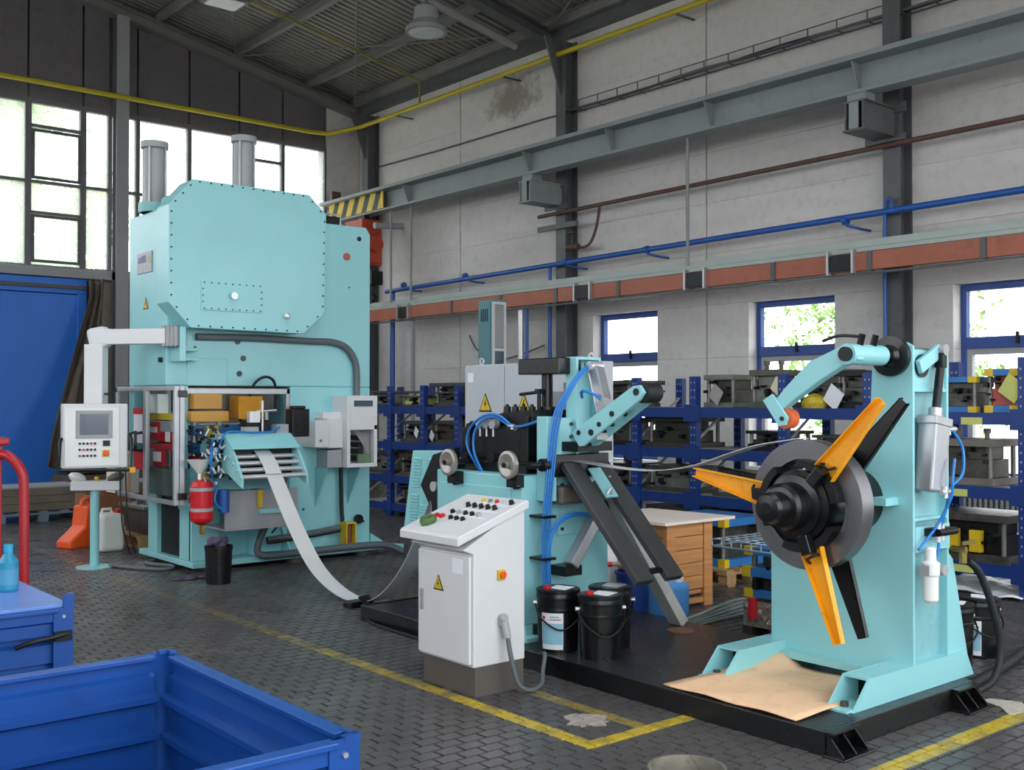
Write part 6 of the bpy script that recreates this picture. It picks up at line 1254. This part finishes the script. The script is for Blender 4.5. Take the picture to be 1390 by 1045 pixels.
# ------------------------------------------------------------------ blue stillages, bucket and red lift in the foreground
def stillage(name, label, X0, X1, Y0, Y1, ZB, ZT, rz=0, lidm=None):
    t = thing(name, label, 'container', ((X0 + X1) / 2, (Y0 + Y1) / 2, 0), 'blue steel stillages')
    def wall(axis, pos, a0, a1, inward):
        z = ZT - .055; prof = [(ZT, 0), (ZT - .05, 0), (ZT - .06, inward * .018)]
        while z - .12 > ZB:
            prof += [(z - .055, inward * .018), (z - .062, inward * .045), (z - .08, inward * .045), (z - .092, inward * .018)]; z -= .115
        prof += [(ZB, inward * .018)]; b = B(); th = -inward * .006
        for (za, oa), (zb, ob) in zip(prof[:-1], prof[1:]):
            P = []
            for zz, oo in ((za, oa), (zb, ob)):
                for aa in (a0, a1):
                    for tt in (0, th): P.append((pos + oo + tt, aa, zz) if axis == 'x' else (aa, pos + oo + tt, zz))
            b.add(P, [(0, 2, 6, 4), (1, 5, 7, 3), (0, 4, 5, 1), (2, 3, 7, 6)])
        part('side_panel', b, BLUE, t)
        part('rim_bar', B().box(pos - .022, pos + .022, a0, a1, ZT - .012, ZT + .004) if axis == 'x' else B().box(a0, a1, pos - .022, pos + .022, ZT - .012, ZT + .004), BLUE, t, bev=.003)
    wall('x', X1, Y0 + .05, Y1 - .05, -1); wall('x', X0, Y0 + .05, Y1 - .05, 1); wall('y', Y1, X0 + .05, X1 - .05, -1); wall('y', Y0, X0 + .05, X1 - .05, 1)
    for x, sx in ((X0, 1), (X1, -1)):
        for y, sy in ((Y0, 1), (Y1, -1)):
            p = part('corner_post', B().prism([(x - sx * .012, y - sy * .012), (x + sx * .07, y - sy * .012), (x + sx * .07, y - sy * .004), (x - sx * .004, y - sy * .004), (x - sx * .004, y + sy * .07), (x - sx * .012, y + sy * .07)], 'z', .0, ZT + .006), BLUE, t)
            part('post_lip', B().box(x - sx * .014, x + sx * .03, y - sy * .014, y + sy * .005, ZT, ZT + (.012 if not lidm else .06)).box(x - sx * .014, x + sx * .005, y - sy * .0, y + sy * .03, ZT, ZT + (.012 if not lidm else .06)), BLUE, p); part('rivet', B().cyl((x - sx * .0 + sx * .03, y - sy * .012, ZT - .03), (x + sx * .03, y - sy * .02, ZT - .03), .007, n=8), SILVER, p)
    part('container_floor', B().box(X0, X1, Y0, Y1, ZB - .01, ZB), BLUE, t)
    for x in (X0 + .06, X1 - .06): part('skid', B().box(x - .05, x + .05, Y0, Y1, .0, ZB - .01), BLUE, t)
    if lidm: part('cover_sheet', B().box(X0 + .0, X1 - .0, Y0 + .0, Y1 - .0, ZT + .004, ZT + .02), lidm, t, bev=.004)
    return t
stillage('open_stillage', 'open blue ribbed steel container in the left foreground', .22, 1.35, 2.21, 3.32, .14, .80)
s2 = stillage('covered_stillage', 'blue ribbed steel container with a flat top behind the open one', .35, 1.49, 4.72, 5.9, .14, .72, lidm=mat('sheen_blue_top', '#5f86d0', .35, var=.1, scale=8))  # top is a paler blue, its reflection put into the colour
part('latch', B().tube([(1.27, 4.71, .58), (1.32, 4.69, .6), (1.42, 4.69, .61), (1.48, 4.7, .62)], .01, 6, 3).box(1.42, 1.49, 4.69, 4.71, .59, .63), BLACKM, s2)
t = thing('blue_bottle', 'turquoise-blue plastic bottle standing on the covered blue container', 'bottle', (1.37, 5.2, .7415)); part('bottle_body', B().lathe([(.04, 0), (.043, .01), (.043, .13), (.02, .165), (.018, .175)], (1.37, 5.2, .7415), (0, 0, 1), 20), mat('turquoise_bottle', '#2a86a8', .35), t); part('bottle_cap', B().cyl((1.37, 5.2, .915), (1.37, 5.2, .95), .02, n=14), mat('bottle_cap_teal', '#1f9ac0', .4), t); part('bottle_label', B().lathe([(.0435, .03), (.0435, .1)], (1.37, 5.2, .7415), (0, 0, 1), 20), mat('bottle_label_blue', '#4a8fb0', .5), t)
t = thing('red_stacker_mast', 'red steel mast with a bent tube handle at the left picture edge', 'lift', (1.5, 6.25, 0))
part('mast_post', B().box(1.52, 1.58, 6.2, 6.3, .05, 1.36), mat('dark_red_paint', '#9c1620', .4, var=.15), t, bev=.006); part('mast_rail', B().box(1.505, 1.52, 6.215, 6.285, .1, 1.3), BLACKM, t); part('mast_cap', B().box(1.49, 1.61, 6.17, 6.32, 1.36, 1.40), MATS['dark_red_paint'], t, bev=.01); part('bent_handle', B().tube([(1.56, 6.2, 1.31), (1.6, 6.15, 1.30), (1.65, 6.1, 1.22), (1.66, 6.09, 1.1), (1.66, 6.08, .7), (1.66, 6.08, .1)], .026, 10, 5), MATS['dark_red_paint'], t)
part('base_frame', B().box(1.0, 1.7, 6.0, 6.06, .03, .1).box(1.0, 1.7, 6.4, 6.46, .03, .1).box(1.5, 1.7, 6.06, 6.4, .03, .1), RED, t); 
for x, y in ((1.05, 6.03), (1.05, 6.43), (1.66, 6.03), (1.66, 6.43)): part('castor', B().cyl((x, y - .02, .04), (x, y + .02, .04), .04, n=14), BLACK, t)
for o in list(COL.objects):
    if o.name == 'red_stacker_mast': o.location.x += .02
t = thing('metal_bucket', 'open zinc bucket with rusty inside at the bottom edge of the picture', 'bucket', (2.83, 2.46, 0)); part('bucket_body', B().lathe([(.1, 0), (.128, .33), (.135, .335), (.135, .345), (.126, .345), (.098, .02), (.001, .015)], (2.83, 2.46, 0), (0, 0, 1), 36), ZINC, t); part('bucket_handle', B().tube([(2.72, 2.55, .3), (2.7, 2.45, .22), (2.78, 2.32, .14), (2.88, 2.3, .2), (2.94, 2.37, .3)], .005, 6, 5), STEEL, t)

# ------------------------------------------------------------------ outside: pale yard and trees beyond the windows
part('ground', B().box(-60, 80, -60, 90, -.36, -.31), mat('pale_yard_gravel', '#b5b0a6', .9, var=.1, scale=.6), kind=S)
def tree(x, y, h, r_, n, label):
    t = thing('leafy_tree', label, 'tree', (x, y, -.31), 'trees outside the windows'); rr = random.Random(int(x * 31 + y * 7)); b = B()
    b.tube([(x, y, -.31), (x + .1, y, h * .3), (x - .05, y + .1, h * .55), (x, y, h * .8)], .16, 8, 4)
    for k in range(7): a = rr.uniform(0, 6.28); b.tube([(x, y, h * rr.uniform(.25, .5)), (x + r_ * .4 * math.cos(a), y + r_ * .4 * math.sin(a), h * .6), (x + r_ * .75 * math.cos(a), y + r_ * .75 * math.sin(a), h * rr.uniform(.6, .85))], .05, 6, 3)
    part('trunk', b, BARK, t); V = []; F = []
    cl = [(rr.gauss(0, .5) * r_, rr.gauss(0, .5) * r_, h * rr.uniform(.25, 1.0)) for _ in range(26)]
    for i in range(n):
        c = rr.choice(cl); p = Vector((x + c[0] + rr.gauss(0, .45), y + c[1] + rr.gauss(0, .45), c[2] + rr.gauss(0, .4))); q = rr.uniform(.05, .1) if y < 20 else rr.uniform(.09, .17)
        u = Vector((rr.uniform(-1, 1), rr.uniform(-1, 1), rr.uniform(-1, 1))).normalized(); v = u.cross(Vector((rr.uniform(-1, 1), rr.uniform(-1, 1), rr.uniform(-1, 1)))).normalized()
        o_ = len(V); V += [p - u * q, p + v * q * .5, p + u * q, p - v * q * .5]; F.append((o_, o_ + 1, o_ + 2, o_ + 3))
    part('foliage', B().add(V, F), LEAF, t, kind='stuff')
tree(19.5, 11.6, 5.0, 1.5, 9000, 'leafy tree outside the window behind the hold-down arm'); tree(20.5, 6.6, 6.0, 1.9, 11000, 'leafy tree outside the window at the right picture edge')
tree(5.0, 25.5, 9.5, 2.0, 12000, 'leafy tree outside the tall glazing left of the pale column'); tree(7.9, 29.5, 8.4, 1.6, 7000, 'leafy tree outside the tall glazing right beside the pale column'); tree(19.5, 2.6, 5.0, 1.6, 5000, 'leafy tree outside beyond the right picture edge')
